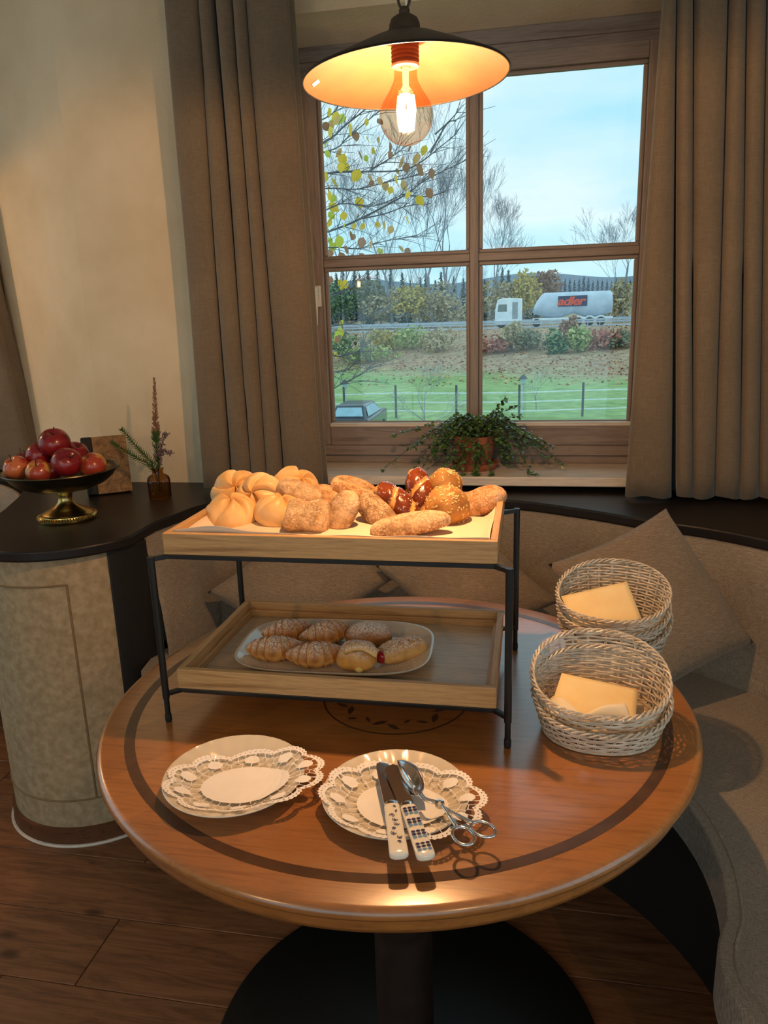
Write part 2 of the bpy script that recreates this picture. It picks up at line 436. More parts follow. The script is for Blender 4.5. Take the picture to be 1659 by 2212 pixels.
def plank_mat():
    m, nt, b = new_mat('knotty_floor_plank')
    oi = nt.nodes.new('ShaderNodeObjectInfo')
    ad = nt.nodes.new('ShaderNodeVectorMath'); ad.operation = 'ADD'
    t = nt.nodes.new('ShaderNodeTexCoord'); nt.links.new(t.outputs['Object'], ad.inputs[0])
    cm = nt.nodes.new('ShaderNodeCombineXYZ'); mm = N(nt, 'ShaderNodeMath', operation='MULTIPLY'); mm.inputs[1].default_value = 37.0
    nt.links.new(oi.outputs['Random'], mm.inputs[0]); nt.links.new(mm.outputs[0], cm.inputs['X']); nt.links.new(mm.outputs[0], cm.inputs['Z'])
    nt.links.new(cm.outputs[0], ad.inputs[1])
    mp = nt.nodes.new('ShaderNodeMapping'); mp.inputs['Scale'].default_value = (2.0, 16, 16); nt.links.new(ad.outputs[0], mp.inputs['Vector'])
    g = noise_tex(nt, mp.outputs[0], 2.2, 8.0, 0.7, 1.2)
    base = ramp(nt, g, [(0.28, rgb((86, 54, 34))), (0.5, rgb((136, 90, 58))), (0.72, rgb((160, 110, 74)))])
    fine = nt.nodes.new('ShaderNodeMapping'); fine.inputs['Scale'].default_value = (3, 120, 120); nt.links.new(ad.outputs[0], fine.inputs['Vector'])
    gf = ramp(nt, noise_tex(nt, fine.outputs[0], 2.0, 3.0), [(0.35, (0.78, 0.76, 0.74)), (0.6, (1, 1, 1))])
    kn = nt.nodes.new('ShaderNodeMapping'); kn.inputs['Scale'].default_value = (3.0, 6.0, 6.0); nt.links.new(ad.outputs[0], kn.inputs['Vector'])
    vo = nt.nodes.new('ShaderNodeTexVoronoi'); vo.inputs['Scale'].default_value = 1.3; nt.links.new(kn.outputs[0], vo.inputs['Vector'])
    kr = ramp(nt, vo.outputs['Distance'], [(0.05, (0.32, 0.26, 0.22)), (0.14, (1, 1, 1))])
    c = mixc(nt, 1.0, mixc(nt, 1.0, base, gf, 'MULTIPLY'), kr, 'MULTIPLY')
    nt.links.new(c, b.inputs['Base Color']); b.inputs['Roughness'].default_value = 0.45
    bump(nt, b, g, 0.15, 0.001)
    return m
M['plank'] = plank_mat()

# ================================================================== THE ROOM
FZ = -0.02            # floor level
CZ = 2.60             # ceiling level
YW = 2.447            # face of the window wall
ZS = 0.855            # black shelf and counter top
TC = (-0.219, 1.183)  # table centre
TZ = 0.75             # table top

fl = structure(MB().box(-2.95, 2.1, -2.7, 2.9, FZ - 0.06, FZ - 0.006).build('floor', M['black_flat']))
y = -2.7; row = 0
pr = random.Random(5)
while y < 2.4:
    x = -2.95 - pr.uniform(0, 1.2)
    while x < 2.1:
        x1 = min(x + 1.45, 2.1); x0 = max(x, -2.95)
        if x1 - x0 > 0.05:
            p = MB().box(x0 + 0.0008, x1 - 0.0008, y + 0.0008, y + 0.195 - 0.0008, FZ - 0.006, FZ).build('plank', M['plank'], fl, bevel=0.0015, seg=1, smooth=0)
        x += 1.45
    y += 0.195; row += 1

structure(MB().box(-3.05, 2.1, -2.7, 2.95, CZ, CZ + 0.1).build('ceiling', M['ceiling']))

wb = MB()
wb.prism([(-0.95, YW), (-0.95, 2.98), (-2.0, 2.98), (-2.0, 2.705), (-1.507, YW - 0.002)][::-1], FZ, CZ)
wb.prism([(0.62, YW), (2.1, YW), (2.1, 2.98), (0.62, 2.98)], FZ, CZ)
wb.box(-0.95, 0.62, 2.50, 2.98, FZ, 0.872)
s0 = [(YW, 2.286), (2.60, 2.243), (2.98, 2.243), (2.98, CZ), (YW, CZ)]
wb.add([(-0.95, a, b) for a, b in s0] + [(0.62, a, b) for a, b in s0],
       [(0, 1, 2, 3, 4), (9, 8, 7, 6, 5)] + [(i, 5 + i, 5 + (i + 1) % 5, (i + 1) % 5) for i in range(5)])
structure(wb.build('wall_back', M['plaster'], smooth=0))
wl = MB()
wl.box(-2.95, -2.85, 2.80, 2.98, FZ, CZ).box(-2.25, -2.0, 2.80, 2.98, FZ, CZ).box(-2.85, -2.25, 2.80, 2.98, FZ, 0.9).box(-2.85, -2.25, 2.80, 2.98, 2.2, CZ)
structure(wl.build('wall_bay', M['plaster']))
structure(MB().box(-3.05, -2.95, -2.8, 0.15, FZ, CZ).box(-3.05, -2.95, 2.25, 2.98, FZ, CZ).box(-3.05, -2.95, 0.15, 2.25, FZ, 0.7).box(-3.05, -2.95, 0.15, 2.25, 2.3, CZ).build('wall_left', M['plaster']))
structure(MB().box(-3.05, -2.8, -2.8, -2.7, FZ, CZ).box(1.9, 2.2, -2.8, -2.7, FZ, CZ).box(-2.8, 1.9, -2.8, -2.7, FZ, 0.1).box(-2.8, 1.9, -2.8, -2.7, 2.4, CZ).build('wall_front', M['plaster']))
wr = MB()
wr.box(2.1, 2.25, -2.7, -2.3, FZ, CZ).box(2.1, 2.25, 0.9, 2.98, FZ, CZ).box(2.1, 2.25, -2.3, 0.9, FZ, 0.2).box(2.1, 2.25, -2.3, 0.9, 2.3, CZ)
structure(wr.build('wall_right', M['plaster']))

# ---- the window with four panes
GX0, GX1, MX0, MX1, GZ0, GZ1, TZ0, TZ1, GY = -0.677, 0.323, -0.208, -0.154, 1.049, 2.112, 1.559, 1.610, 2.62
w1 = thing('window_1', None, None, (0, 2.62, 0.905), kind='structure')
BD = 0.013
def fr(name, x0, x1, y0, y1, z0, z1, mt='frame', bev=0.003):
    return MB().box(x0, x1, y0, y1, z0, z1).build(name, M[mt], w1, bevel=bev, smooth=0)
fr('stile', GX0 - 0.068, GX0 - BD, 2.585, 2.66, 0.966, 2.172, 'frame_v'); fr('stile', GX1 + BD, GX1 + 0.068, 2.585, 2.66, 0.966, 2.172, 'frame_v')
fr('top_rail', GX0 - BD, GX1 + BD, 2.586, 2.66, GZ1 + BD, 2.172); fr('bottom_rail', GX0 - BD, GX1 + BD, 2.582, 2.66, 0.966, GZ0 - BD)
fr('drip_edge', GX0 - BD, GX1 + BD, 2.576, 2.60, GZ0 - BD - 0.004, GZ0 - 0.004, 'sill')
fr('mullion', MX0 + BD, MX1 - BD, 2.588, 2.66, GZ0 - BD, GZ1 + BD, 'frame_v')
fr('transom', GX0 - BD, MX0 + BD, 2.589, 2.66, TZ0 + BD, TZ1 - BD); fr('transom', MX1 - BD, GX1 + BD, 2.589, 2.66, TZ0 + BD, TZ1 - BD)
fr('jamb', -0.95, GX0 - 0.068, 2.60, 2.72, 0.905, 2.243, 'frame_v'); fr('jamb', GX1 + 0.068, 0.62, 2.60, 2.72, 0.905, 2.243, 'frame_v')
fr('head', GX0 - 0.068, GX1 + 0.068, 2.60, 2.72, 2.172, 2.215); fr('head_strip', -0.95, 0.62, 2.592, 2.61, 2.200, 2.243)
fr('lower_strip', GX0 - 0.068, GX1 + 0.068, 2.575, 2.72, 0.932, 0.966); fr('lower_strip', GX0 - 0.068, GX1 + 0.068, 2.59, 2.72, 0.902, 0.931)
for x0, x1 in ((GX0, MX0), (MX1, GX1)):
    for z0, z1 in ((GZ0, TZ0), (TZ1, GZ1)):
        for bx in ((x0 - BD, x1 + BD, z1, z1 + BD), (x0 - BD, x1 + BD, z0 - BD, z0)):
            fr('glazing_bead', bx[0], bx[1], 2.600, 2.616, bx[2], bx[3], 'frame', 0.004)
        for bx in ((x0 - BD, x0, z0, z1), (x1, x1 + BD, z0, z1)):
            fr('glazing_bead', bx[0], bx[1], 2.600, 2.616, bx[2], bx[3], 'frame_v', 0.004)
        MB().box(x0 - 0.006, x1 + 0.006, GY, GY + 0.004, z0 - 0.006, z1 + 0.006).build('pane', M['pane'], w1, smooth=0)
hd = MB().box(-0.722, -0.700, 2.574, 2.586, 1.445, 1.515).build('handle_plate', M['white_plastic'], w1, bevel=0.003)
hl = MB().tube([(-0.711, 2.578, 1.50), (-0.711, 2.552, 1.50)], 0.007, 10).tube([(-0.711, 2.548, 1.508), (-0.713, 2.546, 1.44), (-0.715, 2.548, 1.385)], [0.009, 0.008, 0.007], 10).build('window_handle', M['white_plastic'], w1)
structure(MB().box(-0.98, 0.64, 2.354, 2.60, 0.872, 0.902).build('trim_1', M['sill'], bevel=0.004))['label'] = 'pale wooden window sill board'

# ---- windows out of frame: the bay's, plus three unseen ones added as daylight fill
def side_window(name, pts, axis):
    w = thing(name, None, None, (0, 0, 0), kind='structure')
    a0, a1, z0, z1, d = pts
    def b(nm, u0, u1, v0, v1, t, mt):
        m = MB()
        if axis == 'x': m.box(u0, u1, d, d + t, v0, v1)
        else: m.box(d, d + t, u0, u1, v0, v1)
        m.build(nm, M[mt], w, smooth=0)
    b('stile', a0, a0 + 0.06, z0, z1, 0.06, 'frame_v'); b('stile', a1 - 0.06, a1, z0, z1, 0.06, 'frame_v')
    b('rail', a0, a1, z0, z0 + 0.06, 0.06, 'frame'); b('rail', a0, a1, z1 - 0.06, z1, 0.06, 'frame')
    mid = (a0 + a1) / 2; b('mullion', mid - 0.025, mid + 0.025, z0, z1, 0.06, 'frame_v')
    b('pane', a0 + 0.06, mid - 0.025, z0 + 0.06, z1 - 0.06, 0.004, 'pane'); b('pane', mid + 0.025, a1 - 0.06, z0 + 0.06, z1 - 0.06, 0.004, 'pane')
side_window('window_2', (-2.85, -2.25, 0.9, 2.2, 2.86), 'x')
side_window('fill_window_4', (-2.8, 1.9, 0.1, 2.4, -2.76), 'x')
side_window('fill_window_3', (-2.3, 0.9, 0.2, 2.3, 2.16), 'y')
side_window('fill_window_5', (0.15, 2.25, 0.7, 2.3, -3.02), 'y')

# ---- black shelf behind the bench, running out into the rounded counter
SHELF = [(-1.0565, 1.8465), (-1.02, 2.0), (-0.985, 2.12), (-0.88, 2.21), (-0.6, 2.245), (-0.3, 2.25), (-0.05, 2.24), (0.147, 2.15),
         (0.322, 2.038), (0.458, 1.965), (0.572, 1.87), (0.68, 1.75), (0.77, 1.58), (0.81, 1.4), (0.82, 1.2)]
CC = (-1.29, 1.872)
shelf_curve = [(p.x, p.y) for p in catmull([(x, y, 0) for x, y in SHELF], 6)]
left_edge = [(p.x, p.y) for p in catmull([(-2.94, 2.60, 0), (-2.5, 2.60, 0), (-2.1, 2.56, 0), (-1.86, 2.44, 0), (-1.72, 2.26, 0), (-1.61, 2.02, 0)], 6)]
def arc(c, r, a0, a1, n): return [(c[0] + r * math.cos(math.radians(lerp(a0, a1, i / n))), c[1] + r * math.sin(math.radians(lerp(a0, a1, i / n)))) for i in range(n + 1)]
nose = arc(CC, 0.272, 178, 338, 28)
top_poly = [(-2.94, 2.79)] + left_edge + nose + shelf_curve[3:] + [(1.35, 1.2), (1.35, YW), (0.5, YW), (0.5, 2.49), (-0.9, 2.49), (-0.9, YW), (-1.507, YW - 0.002), (-2.0, 2.70), (-2.0, 2.79)]
ct = MB().prism(top_poly, ZS - 0.03, ZS).build('bar_counter', M['black_wood'], at=(-1.29, 1.872, ZS), bevel=0.006, seg=3)
tag(ct, 'black wooden counter top with rounded end, continuing as shelf behind the bench', 'counter')
for x0, x1 in ((-0.45, -0.10), (-0.05, 0.16), (0.19, 0.31)):
    MB().box(x0, x1, 2.395, 2.405, ZS - 0.001, ZS + 0.0006).build('vent_slot', M['black_flat'], ct, smooth=0)

# ---- rounded plaster pier under the counter
pier = thing('counter_pier', 'round-fronted mottled plaster pier with brown plinth under the black counter', 'pier', (CC[0], CC[1], FZ))
a_end = 326
body = arc(CC, 0.248, 180, a_end, 40) + [(-1.10, 2.40), (-1.48, 2.40)]
MB().prism(body, 0.035, ZS - 0.03).build('pier_body', M['column'], pier)
MB().prism(arc(CC, 0.258, 180, a_end, 40) + [(-1.09, 2.40), (-1.49, 2.40)], FZ, 0.035).build('plinth', M['plinth'], pier)
MB().tube([(x, y_, FZ + 0.004) for x, y_ in arc(CC, 0.262, 180, a_end, 40)], 0.005, 6).build('plinth_bead', M['sill'], pier)
def strip(z, a0, a1, n=30): return [(x, y_, z) for x, y_ in arc(CC, 0.2482, a0, a1, n)]
gm = plain('groove_shade', rgb((128, 106, 78)), 0.9, nscale=30.0)  # darker tone stands in for the shade inside the incised grooves
gp = MB(); a_v = 299
gp.tube(strip(0.752, 180, a_v), 0.003, 6); gp.tube(strip(0.12, 180, a_v + 16), 0.003, 6)
vx = arc(CC, 0.2482, a_v, a_v, 1)[0]
gp.tube([(vx[0], vx[1], 0.752), (vx[0], vx[1], 0.12)], 0.003, 6)
gp.build('panel_groove_shade', gm, pier)

# ---- upholstered bench round the table
bench = thing('corner_bench', 'curved bench upholstered in grey-beige linen, wrapped round the table', 'bench', (TC[0], TC[1], FZ))
def offset_curve(c, d):
    out = []
    for i, (x, y_) in enumerate(c):
        a, b = c[max(i - 1, 0)], c[min(i + 1, len(c) - 1)]
        t = Vector((b[0] - a[0], b[1] - a[1])).normalized()
        out.append((x + t.y * d, y_ - t.x * d))
    return out
SEAT = 0.48
inner = arc(TC, 0.55, 148, -14, 40)
nose_seat = [(p.x, p.y) for p in catmull([(inner[-1][0], inner[-1][1], 0), (0.293, 1.0, 0), (0.284, 0.958, 0), (0.286, 0.915, 0), (0.306, 0.87, 0), (0.35, 0.825, 0), (0.47, 0.765, 0), (0.8, 0.69, 0), (1.3, 0.66, 0)], 6)][1:]
outer = offset_curve(shelf_curve, 0.015)
seat_poly = [(-1.05, 1.84), (-1.035, 1.735), (-1.022, 1.712), (-0.99, 1.69)] + inner + nose_seat + [(1.3, 1.2)] + outer[::-1]
MB().prism(seat_poly, 0.395, SEAT).build('seat_cushion', M['linen_seat'], bench, bevel=0.022, seg=4)
wl_ = offset_curve(inner + nose_seat, -0.024)
MB().tube([(x, y_, SEAT - 0.001) for x, y_ in wl_], 0.0028, 6).build('seat_piping', M['linen'], bench)
kick = arc(TC, 0.66, 146, -10, 40) + [(p.x, p.y) for p in catmull([(0.40, 1.02, 0), (0.355, 0.965, 0), (0.345, 0.925, 0), (0.37, 0.88, 0), (0.48, 0.825, 0), (0.8, 0.75, 0), (1.3, 0.72, 0)], 5)]
MB().prism([(-1.03, 1.83)] + kick + [(1.3, 1.2)] + outer[::-1], FZ, 0.396).build('kick_base', M['black_flat'], bench)
def back_panel(name, i0, i1):
    cv = shelf_curve[i0:i1 + 1]; n = len(cv)
    prof = [(0.062, 0.47), (0.064, 0.50), (0.055, 0.62), (0.038, 0.74), (0.022, 0.80), (0.008, 0.8245), (-0.03, 0.8245), (-0.03, 0.47)]
    def f(u, v):
        i = u * (n - 1); a = int(min(i, n - 2)); t = i - a
        k = v * (len(prof) - 1); b = int(min(k, len(prof) - 2)); s_ = k - b
        d = lerp(prof[b][0], prof[b + 1][0], s_); z = lerp(prof[b][1], prof[b + 1][1], s_)
        if u <= 0.0 or u >= 1.0: d -= 0.006
        tx, ty = cv[a + 1][0] - cv[a][0], cv[a + 1][1] - cv[a][1]; L = math.hypot(tx, ty)
        x, y_ = lerp(cv[a][0], cv[a + 1][0], t), lerp(cv[a][1], cv[a + 1][1], t)
        return (x + ty / L * d, y_ - tx / L * d, z)
    return MB().grid(n * 2 - 1, len(prof) * 2 - 1, f).build(name, M['linen'], bench, smooth=50)
seam = min(range(len(shelf_curve)), key=lambda i: abs(shelf_curve[i][0] - 0.40))
back_panel('backrest_panel', 0, seam); back_panel('backrest_panel', seam, len(shelf_curve) - 1)
ep = tag(MB().prism([(-1.087, 1.725), (-1.066, 1.742), (-1.032, 1.835), (-1.06, 1.86), (-1.13, 1.86), (-1.13, 1.75)], FZ, ZS - 0.03).build('bench_end_panel', M['black_flat'], at=(-1.08, 1.8, FZ), bevel=0.003),
         'black upright end board between plaster pier and linen bench', 'panel')
# bench of the neighbouring bay, seen past the counter's far edge
b2 = thing('bay_bench', 'grey linen bench back in the next bay, seen past the fruit bowl', 'bench', (-2.4, 2.5, FZ))
MB().grid(26, 6, lambda u, v: (lerp(-2.94, -1.66, u), lerp(2.60, 2.57, v) - 0.36 * max(0, (u - 0.62) / 0.38) ** 1.6 - 0.02, lerp(0.40, 0.826, v))).build('backrest_panel', M['linen'], b2, solid=0.02)
MB().box(-2.94, -1.95, 2.12, 2.59, 0.36, 0.44).build('seat_cushion', M['linen'], b2, bevel=0.02)
MB().box(-2.94, -2.0, 2.2, 2.59, FZ, 0.365).build('kick_base', M['black_flat'], b2)

# ---- curtains
def curtain(name, label, folds, zb, zt, xb, xt, yb, amp=0.055, group=None):
    """folds: (bottom px0, px1, top px0, px1, gap depth bottom, gap depth top) each face bulges forward, gaps lie behind"""
    def section(t):
        ft = []
        for (b0, b1, t0, t1, gb, gt) in folds:
            ft.append([lerp(xb(b0), xt(t0), t), lerp(xb(b1), xt(t1), t), lerp(gb, gt, min(max(t, 0), 1)) * 1.5])
        for i in range(len(ft) - 1):                       # deep gaps close up in front, so that they fall dark
            g = ft[i + 1][0] - ft[i][1]
            if g > 0.012: ft[i][1] += 0.26 * g; ft[i + 1][0] -= 0.26 * g
        pts = []
        for i, (x0, x1, g) in enumerate(ft):
            w = x1 - x0; gp_ = ft[i - 1][2] if i else 0.02
            nx_ = ft[i + 1][0] if i + 1 < len(ft) else x1 + 0.02
            pts += [(x0 + 0.004, yb + 0.45 * gp_), (x0 - 0.001, yb + 0.012), (x0 + 0.08 * w, yb - 0.008), (x0 + 0.4 * w, yb - 0.016), (x0 + 0.75 * w, yb - 0.012), (x1 + 0.001, yb + 0.006), (x1 - 0.004, yb + 0.45 * g), ((x1 + nx_) / 2, yb + g)]
        return [(p.x, p.y) for p in catmull([(a, b, 0) for a, b in pts], 4)]
    nz = 26; secs = []
    for k in range(nz):
        z = lerp(zb, CZ - 0.03, k / (nz - 1)); t = (z - zb) / (zt - zb)
        secs.append([(x, y_ + 0.004 * math.sin(x * 30 + z * 5), z + (0.004 * math.sin(x * 60) if k == 0 else 0)) for x, y_ in section(t)])
    n = len(secs[0])
    m = MB().grid(nz, n, lambda u, v: secs[round(u * (nz - 1))][round(v * (n - 1))])
    o = m.build(name, M['curtain'], at=(secs[0][n // 2][0], yb, zb), smooth=180, solid=0.004)
    return tag(o, label, 'curtain', group)
curtain('curtain', 'brown linen curtain hanging between the plaster wall and the window', [
    (440, 488, 362, 430, 0.085, 0.075), (508, 545, 437, 456, 0.012, 0.06), (547, 578, 483, 506, 0.010, 0.05), (581, 605, 513, 532, 0.085, 0.07), (621, 694, 543, 624, 0.03, 0.03)],
    0.872, 2.178, lambda p: -1.053 + (p - 440) * 0.001589, lambda p: -1.03 + (p - 370) * 0.001388, 2.285)
curtain('curtain', 'brown linen curtain beside the window, hanging over the shelf behind the bench', [
    (1355, 1444, 1433, 1452, 0.09, 0.075), (1476, 1500, 1465, 1482, 0.010, 0.055), (1503, 1544, 1497, 1544, 0.075, 0.075), (1554, 1600, 1560, 1578, 0.012, 0.07),
    (1604, 1640, 1592, 1618, 0.010, 0.05), (1643, 1690, 1624, 1640, 0.02, 0.07), (1700, 1790, 1658, 1725, 0.06, 0.06), (1800, 1880, 1735, 1800, 0.04, 0.05)],
    0.868, 2.124, lambda p: 0.291 + (p - 1355) * 0.00127, lambda p: 0.319 + (p - 1432) * 0.00131, 2.255)
curtain('curtain', 'brown linen curtain of the next window, seen behind the fruit bowl', [
    (-260, -190, -330, -240, 0.06, 0.06), (-170, -90, -220, -150, 0.06, 0.06), (-70, 44, -130, -20, 0.05, 0.05)],
    0.868, 2.0, lambda p: -1.919 + (p - 45) * 0.00175, lambda p: -1.93 + (p - 45) * 0.0017, 2.60)
for x0, x1, yb in ((-1.15, -0.62, 2.30), (0.25, 1.0, 2.28), (-2.9, -1.9, 2.62)):
    tag(MB().box(x0, x1, yb - 0.015, yb + 0.04, CZ - 0.035, CZ).build('curtain_rail', M['black_metal'], at=((x0 + x1) / 2, yb, CZ)), None, 'rail')
rails = [o for o in bpy.data.objects if o.name.startswith('curtain_rail')]
for o, s_ in zip(rails, ('black ceiling rail of the curtain between plaster wall and window', 'black ceiling rail of the curtain over the bench shelf', 'black ceiling rail of the curtain in the next bay')): o['label'] = s_

# ================================================================== TABLE
tb = thing('round_table', 'round wooden table with dark inlaid ring, carrying the buffet', 'table', (TC[0], TC[1], FZ))
MB().lathe([(0.0, 0.702), (0.455, 0.702), (0.476, 0.7035), (0.486, 0.708), (0.4885, 0.716), (0.4885, 0.727), (0.4905, 0.7305), (0.4965, 0.733), (0.4995, 0.738), (0.4990, 0.7435), (0.4955, 0.748), (0.489, 0.75), (0.40, 0.75), (0.0, 0.75)], 160, TC).build('tabletop', M['table'], tb, smooth=50)
def annulus(r0, r1, z, n=160, c=TC):
    m = MB(); P0 = [(c[0] + r0 * math.cos(2 * PI * k / n), c[1] + r0 * math.sin(2 * PI * k / n), z) for k in range(n)]
    P1 = [(c[0] + r1 * math.cos(2 * PI * k / n), c[1] + r1 * math.sin(2 * PI * k / n), z) for k in range(n)]
    return m.add(P0 + P1, [(k, n + k, n + (k + 1) % n, (k + 1) % n) for k in range(n)])
annulus(0.4405, 0.457, TZ + 0.0003).build('inlay_ring', M['inlay'], tb)
em = annulus(0.126, 0.1295, TZ + 0.0003, 96, (TC[0], TC[1]))
for k in range(26):
    a = 2 * PI * k / 26; r = 0.098 + 0.008 * math.sin(k * 2.3); c = Vector((TC[0] + r * math.cos(a), TC[1] + r * math.sin(a), TZ + 0.0003))
    d = Vector((math.cos(a + 0.9 * (-1) ** k), math.sin(a + 0.9 * (-1) ** k), 0)); e = Vector((-d.y, d.x, 0))
    L = 0.012 + 0.004 * math.sin(k * 1.7)
    em.add([c - d * L, c - d * L * 0.3 + e * L * 0.33, c + d * L * 0.4 + e * L * 0.28, c + d * L, c + d * L * 0.4 - e * L * 0.28, c - d * L * 0.3 - e * L * 0.33], [(5, 4, 3, 2, 1, 0)])
em.build('inlay_emblem', M['inlay'], tb, smooth=0)
PW = plain('dark_pedestal_wood', rgb((36, 26, 22)), 0.45, c2=rgb((46, 34, 28)), nscale=20.0)
MB().lathe([(0.0, FZ + 0.014), (0.056, FZ + 0.016), (0.056, 0.26), (0.058, 0.28), (0.066, 0.30), (0.068, 0.34), (0.066, 0.40), (0.064, 0.46), (0.0655, 0.475), (0.069, 0.50), (0.0685, 0.53), (0.060, 0.575), (0.058, 0.66), (0.09, 0.702), (0.0, 0.702)], 48, TC).build('pedestal', PW, tb)
MB().lathe([(0.0, FZ), (0.385, FZ), (0.387, FZ + 0.006), (0.383, FZ + 0.011), (0.06, FZ + 0.015), (0.0, FZ + 0.015)], 96, TC).build('base_plate', M['black_metal'], tb)

# neighbouring table is out of sight; only its lamp reaches the wall
# ================================================================== TRAY STAND AND TRAYS
X0, X1, Y0, Y1 = -0.568, -0.040, 1.060, 1.385
LEGS = [(-0.584, 1.046), (-0.022, 1.043), (-0.017, 1.400), (-0.584, 1.400)]
st = thing('tray_stand', 'black metal two-tier stand carrying the oak trays', 'stand', (-0.30, 1.22, TZ))
for (x, y_) in LEGS:
    lg = MB().tube([(x, y_, 0.793), (x, y_, 1.0395)], 0.0058, 16).tube([(x, y_, 0.758), (x, y_, 0.794)], 0.0046, 12)
    lo = lg.build('leg', M['black_metal'], st)
    MB().lathe([(0.0, TZ), (0.0048, TZ), (0.0056, TZ + 0.003), (0.0056, 0.762), (0.005, 0.765), (0.0, 0.765)], 12, (x, y_)).build('rubber_foot', M['black_flat'], lo)
def tier(z):
    m = MB(); q = 0.0075
    cs = [(X0 + 0.004, Y0 + 0.004), (X1 - 0.004, Y0 + 0.004), (X1 - 0.004, Y1 - 0.004), (X0 + 0.004, Y1 - 0.004)]
    for i in range(4):
        m.obox((*cs[i], z), (*cs[(i + 1) % 4], z), q, q)
        m.obox((*cs[i], z), (*LEGS[i], z), q, q)
    return m.build('tier_frame', M['black_metal'], st, smooth=0, bevel=0.001)
tier(1.0355); tier(0.8005)

def tray(zb, label):
    t = thing('serving_tray', label, 'tray', ((X0 + X1) / 2, (Y0 + Y1) / 2, zb), 'oak trays on the stand')
    h = 0.035; w = 0.011
    MB().box(X0 + w, X1 - w, Y0 + w, Y1 - w, zb, zb + 0.006).build('tray_base', M['oak_base'], t, smooth=0)
    MB().box(X0, X1, Y0, Y0 + w, zb, zb + h).build('tray_side', M['oak'], t, bevel=0.0012, smooth=0)
    MB().box(X0, X1, Y1 - w, Y1, zb, zb + h).build('tray_side', M['oak'], t, bevel=0.0012, smooth=0)
    MB().box(X0, X0 + w, Y0 + w, Y1 - w, zb, zb + h).build('tray_side', M['oak_y'], t, bevel=0.0012, smooth=0)
    MB().box(X1 - w, X1, Y0 + w, Y1 - w, zb, zb + h).build('tray_side', M['oak_y'], t, bevel=0.0012, smooth=0)
    for a in ((X0 + w, X1 - w, Y0 + w, Y0 + w + 0.007), (X0 + w, X1 - w, Y1 - w - 0.007, Y1 - w)):
        MB().box(*a, zb + 0.006, zb + 0.019).build('inner_ledge', M['oak'], t, bevel=0.001, smooth=0)
    for a in ((X0 + w, X0 + w + 0.007, Y0 + w + 0.007, Y1 - w - 0.007), (X1 - w - 0.007, X1 - w, Y0 + w + 0.007, Y1 - w - 0.007)):
        MB().box(*a, zb + 0.006, zb + 0.019).build('inner_ledge', M['oak_y'], t, bevel=0.001, smooth=0)
    return t
ZU, ZL = 1.0395, 0.8045
tray(ZU, 'oak tray on the upper tier of the stand, piled with bread rolls')
tray(ZL, 'oak tray on the lower tier of the stand, holding the pastry platter')

def liner(u, v):
    x = lerp(X0 + 0.0125, X1 - 0.013, u); y_ = lerp(Y0 + 0.0125, Y1 - 0.013, v); z = ZU + 0.0085
    e = 0.021
    if y_ < Y0 + 0.0125 + e:
        s_ = 1 - (y_ - Y0 - 0.0125) / e
        hgt = 0.0335 + 0.0065 * math.exp(-((u - 0.12) / 0.12) ** 2) + 0.003 * math.sin(u * 9) * (1 - u)
        z = ZU + 0.0085 + (hgt - 0.006) * s_ ** 1.5
    if x > X1 - 0.013 - e:
        s_ = (x - (X1 - 0.013 - e)) / e; z = max(z, ZU + 0.0085 + 0.026 * s_ ** 1.4 * (0.75 + 0.25 * math.sin(v * 8)))
    if x < X0 + 0.0125 + e:
        s_ = 1 - (x - X0 - 0.0125) / e; z = max(z, ZU + 0.0085 + 0.018 * s_ ** 1.4)
    return (x, y_, z + 0.001 * math.sin(x * 60 + y_ * 40))
pl = MB().grid(70, 50, liner).build('paper_liner', M['paper'], at=(-0.3, 1.22, ZU + 0.0085), smooth=60, solid=0.0006)
tag(pl, 'pale baking paper lining the upper tray under the bread', 'paper')

# ================================================================== BREAD
def spow(a, e): return math.copysign(abs(a) ** e, a)
def blob(L, W, H, e=2.4, flat=0.55, disp=None, colf=None, nu=56, nv=30, bend=0.0, ez=2.2):
    m = MB(); m.c = []
    for i in range(nu):
        for j in range(nv):
            a = 2 * PI * i / nu; b = -PI / 2 + PI * j / (nv - 1); k = 2 / e
            ca, sa, cb, sb = math.cos(a), math.sin(a), math.cos(b), math.sin(b)
            kz = min(k, 2 / ez) if ez > 2.3 else k
            d = Vector((spow(ca, k) * spow(cb, kz), spow(sa, k) * spow(cb, kz), spow(sb, 2 / ez)))
            p = Vector((d.x * L / 2, d.y * W / 2, d.z * H / 2 * (flat if d.z < 0 else 1)))
            if disp: p = disp(p, d)
            if bend: p.y += bend * (p.x / (L / 2)) ** 2
            m.v.append(p); m.c.append(colf(p, d) if colf else (1, 1, 1))
    for i in range(nu):
        for j in range(nv - 1):
            q = (i + 1) % nu; m.f.append((i * nv + j, q * nv + j, q * nv + j + 1, i * nv + j + 1))
    return m
def mixv(a, b, t):
    t = min(max(t, 0), 1); return tuple(lerp(x, y_, t) for x, y_ in zip(a, b))

M['roll'] = col_mat('golden_roll_crust', 0.42, 0.16, 30.0, 0.12, 160.0, spec=0.45, sss=0.0)
M['rustic'] = col_mat('floury_rustic_crust', 0.8, 0.4, 60.0, 0.9, 130.0, spec=0.2, flour=rgb((232, 206, 174)), flour_rng=(0.36, 0.66), fscale=45.0, bdist=0.005, crackle=170.0)
M['pretzel'] = col_mat('pretzel_crust', 0.22, 0.25, 40.0, 0.15, 90.0, coat=0.4, spec=0.5)
M['seeded'] = col_mat('seeded_crust', 0.65, 0.3, 50.0, 0.5, 120.0)
M['seed'] = plain('oat_and_sesame', rgb((232, 196, 130)), 0.6, c2=rgb((246, 218, 160)), nscale=200.0)
M['salt'] = plain('salt_grain', rgb((244, 240, 230)), 0.4, nscale=100.0)

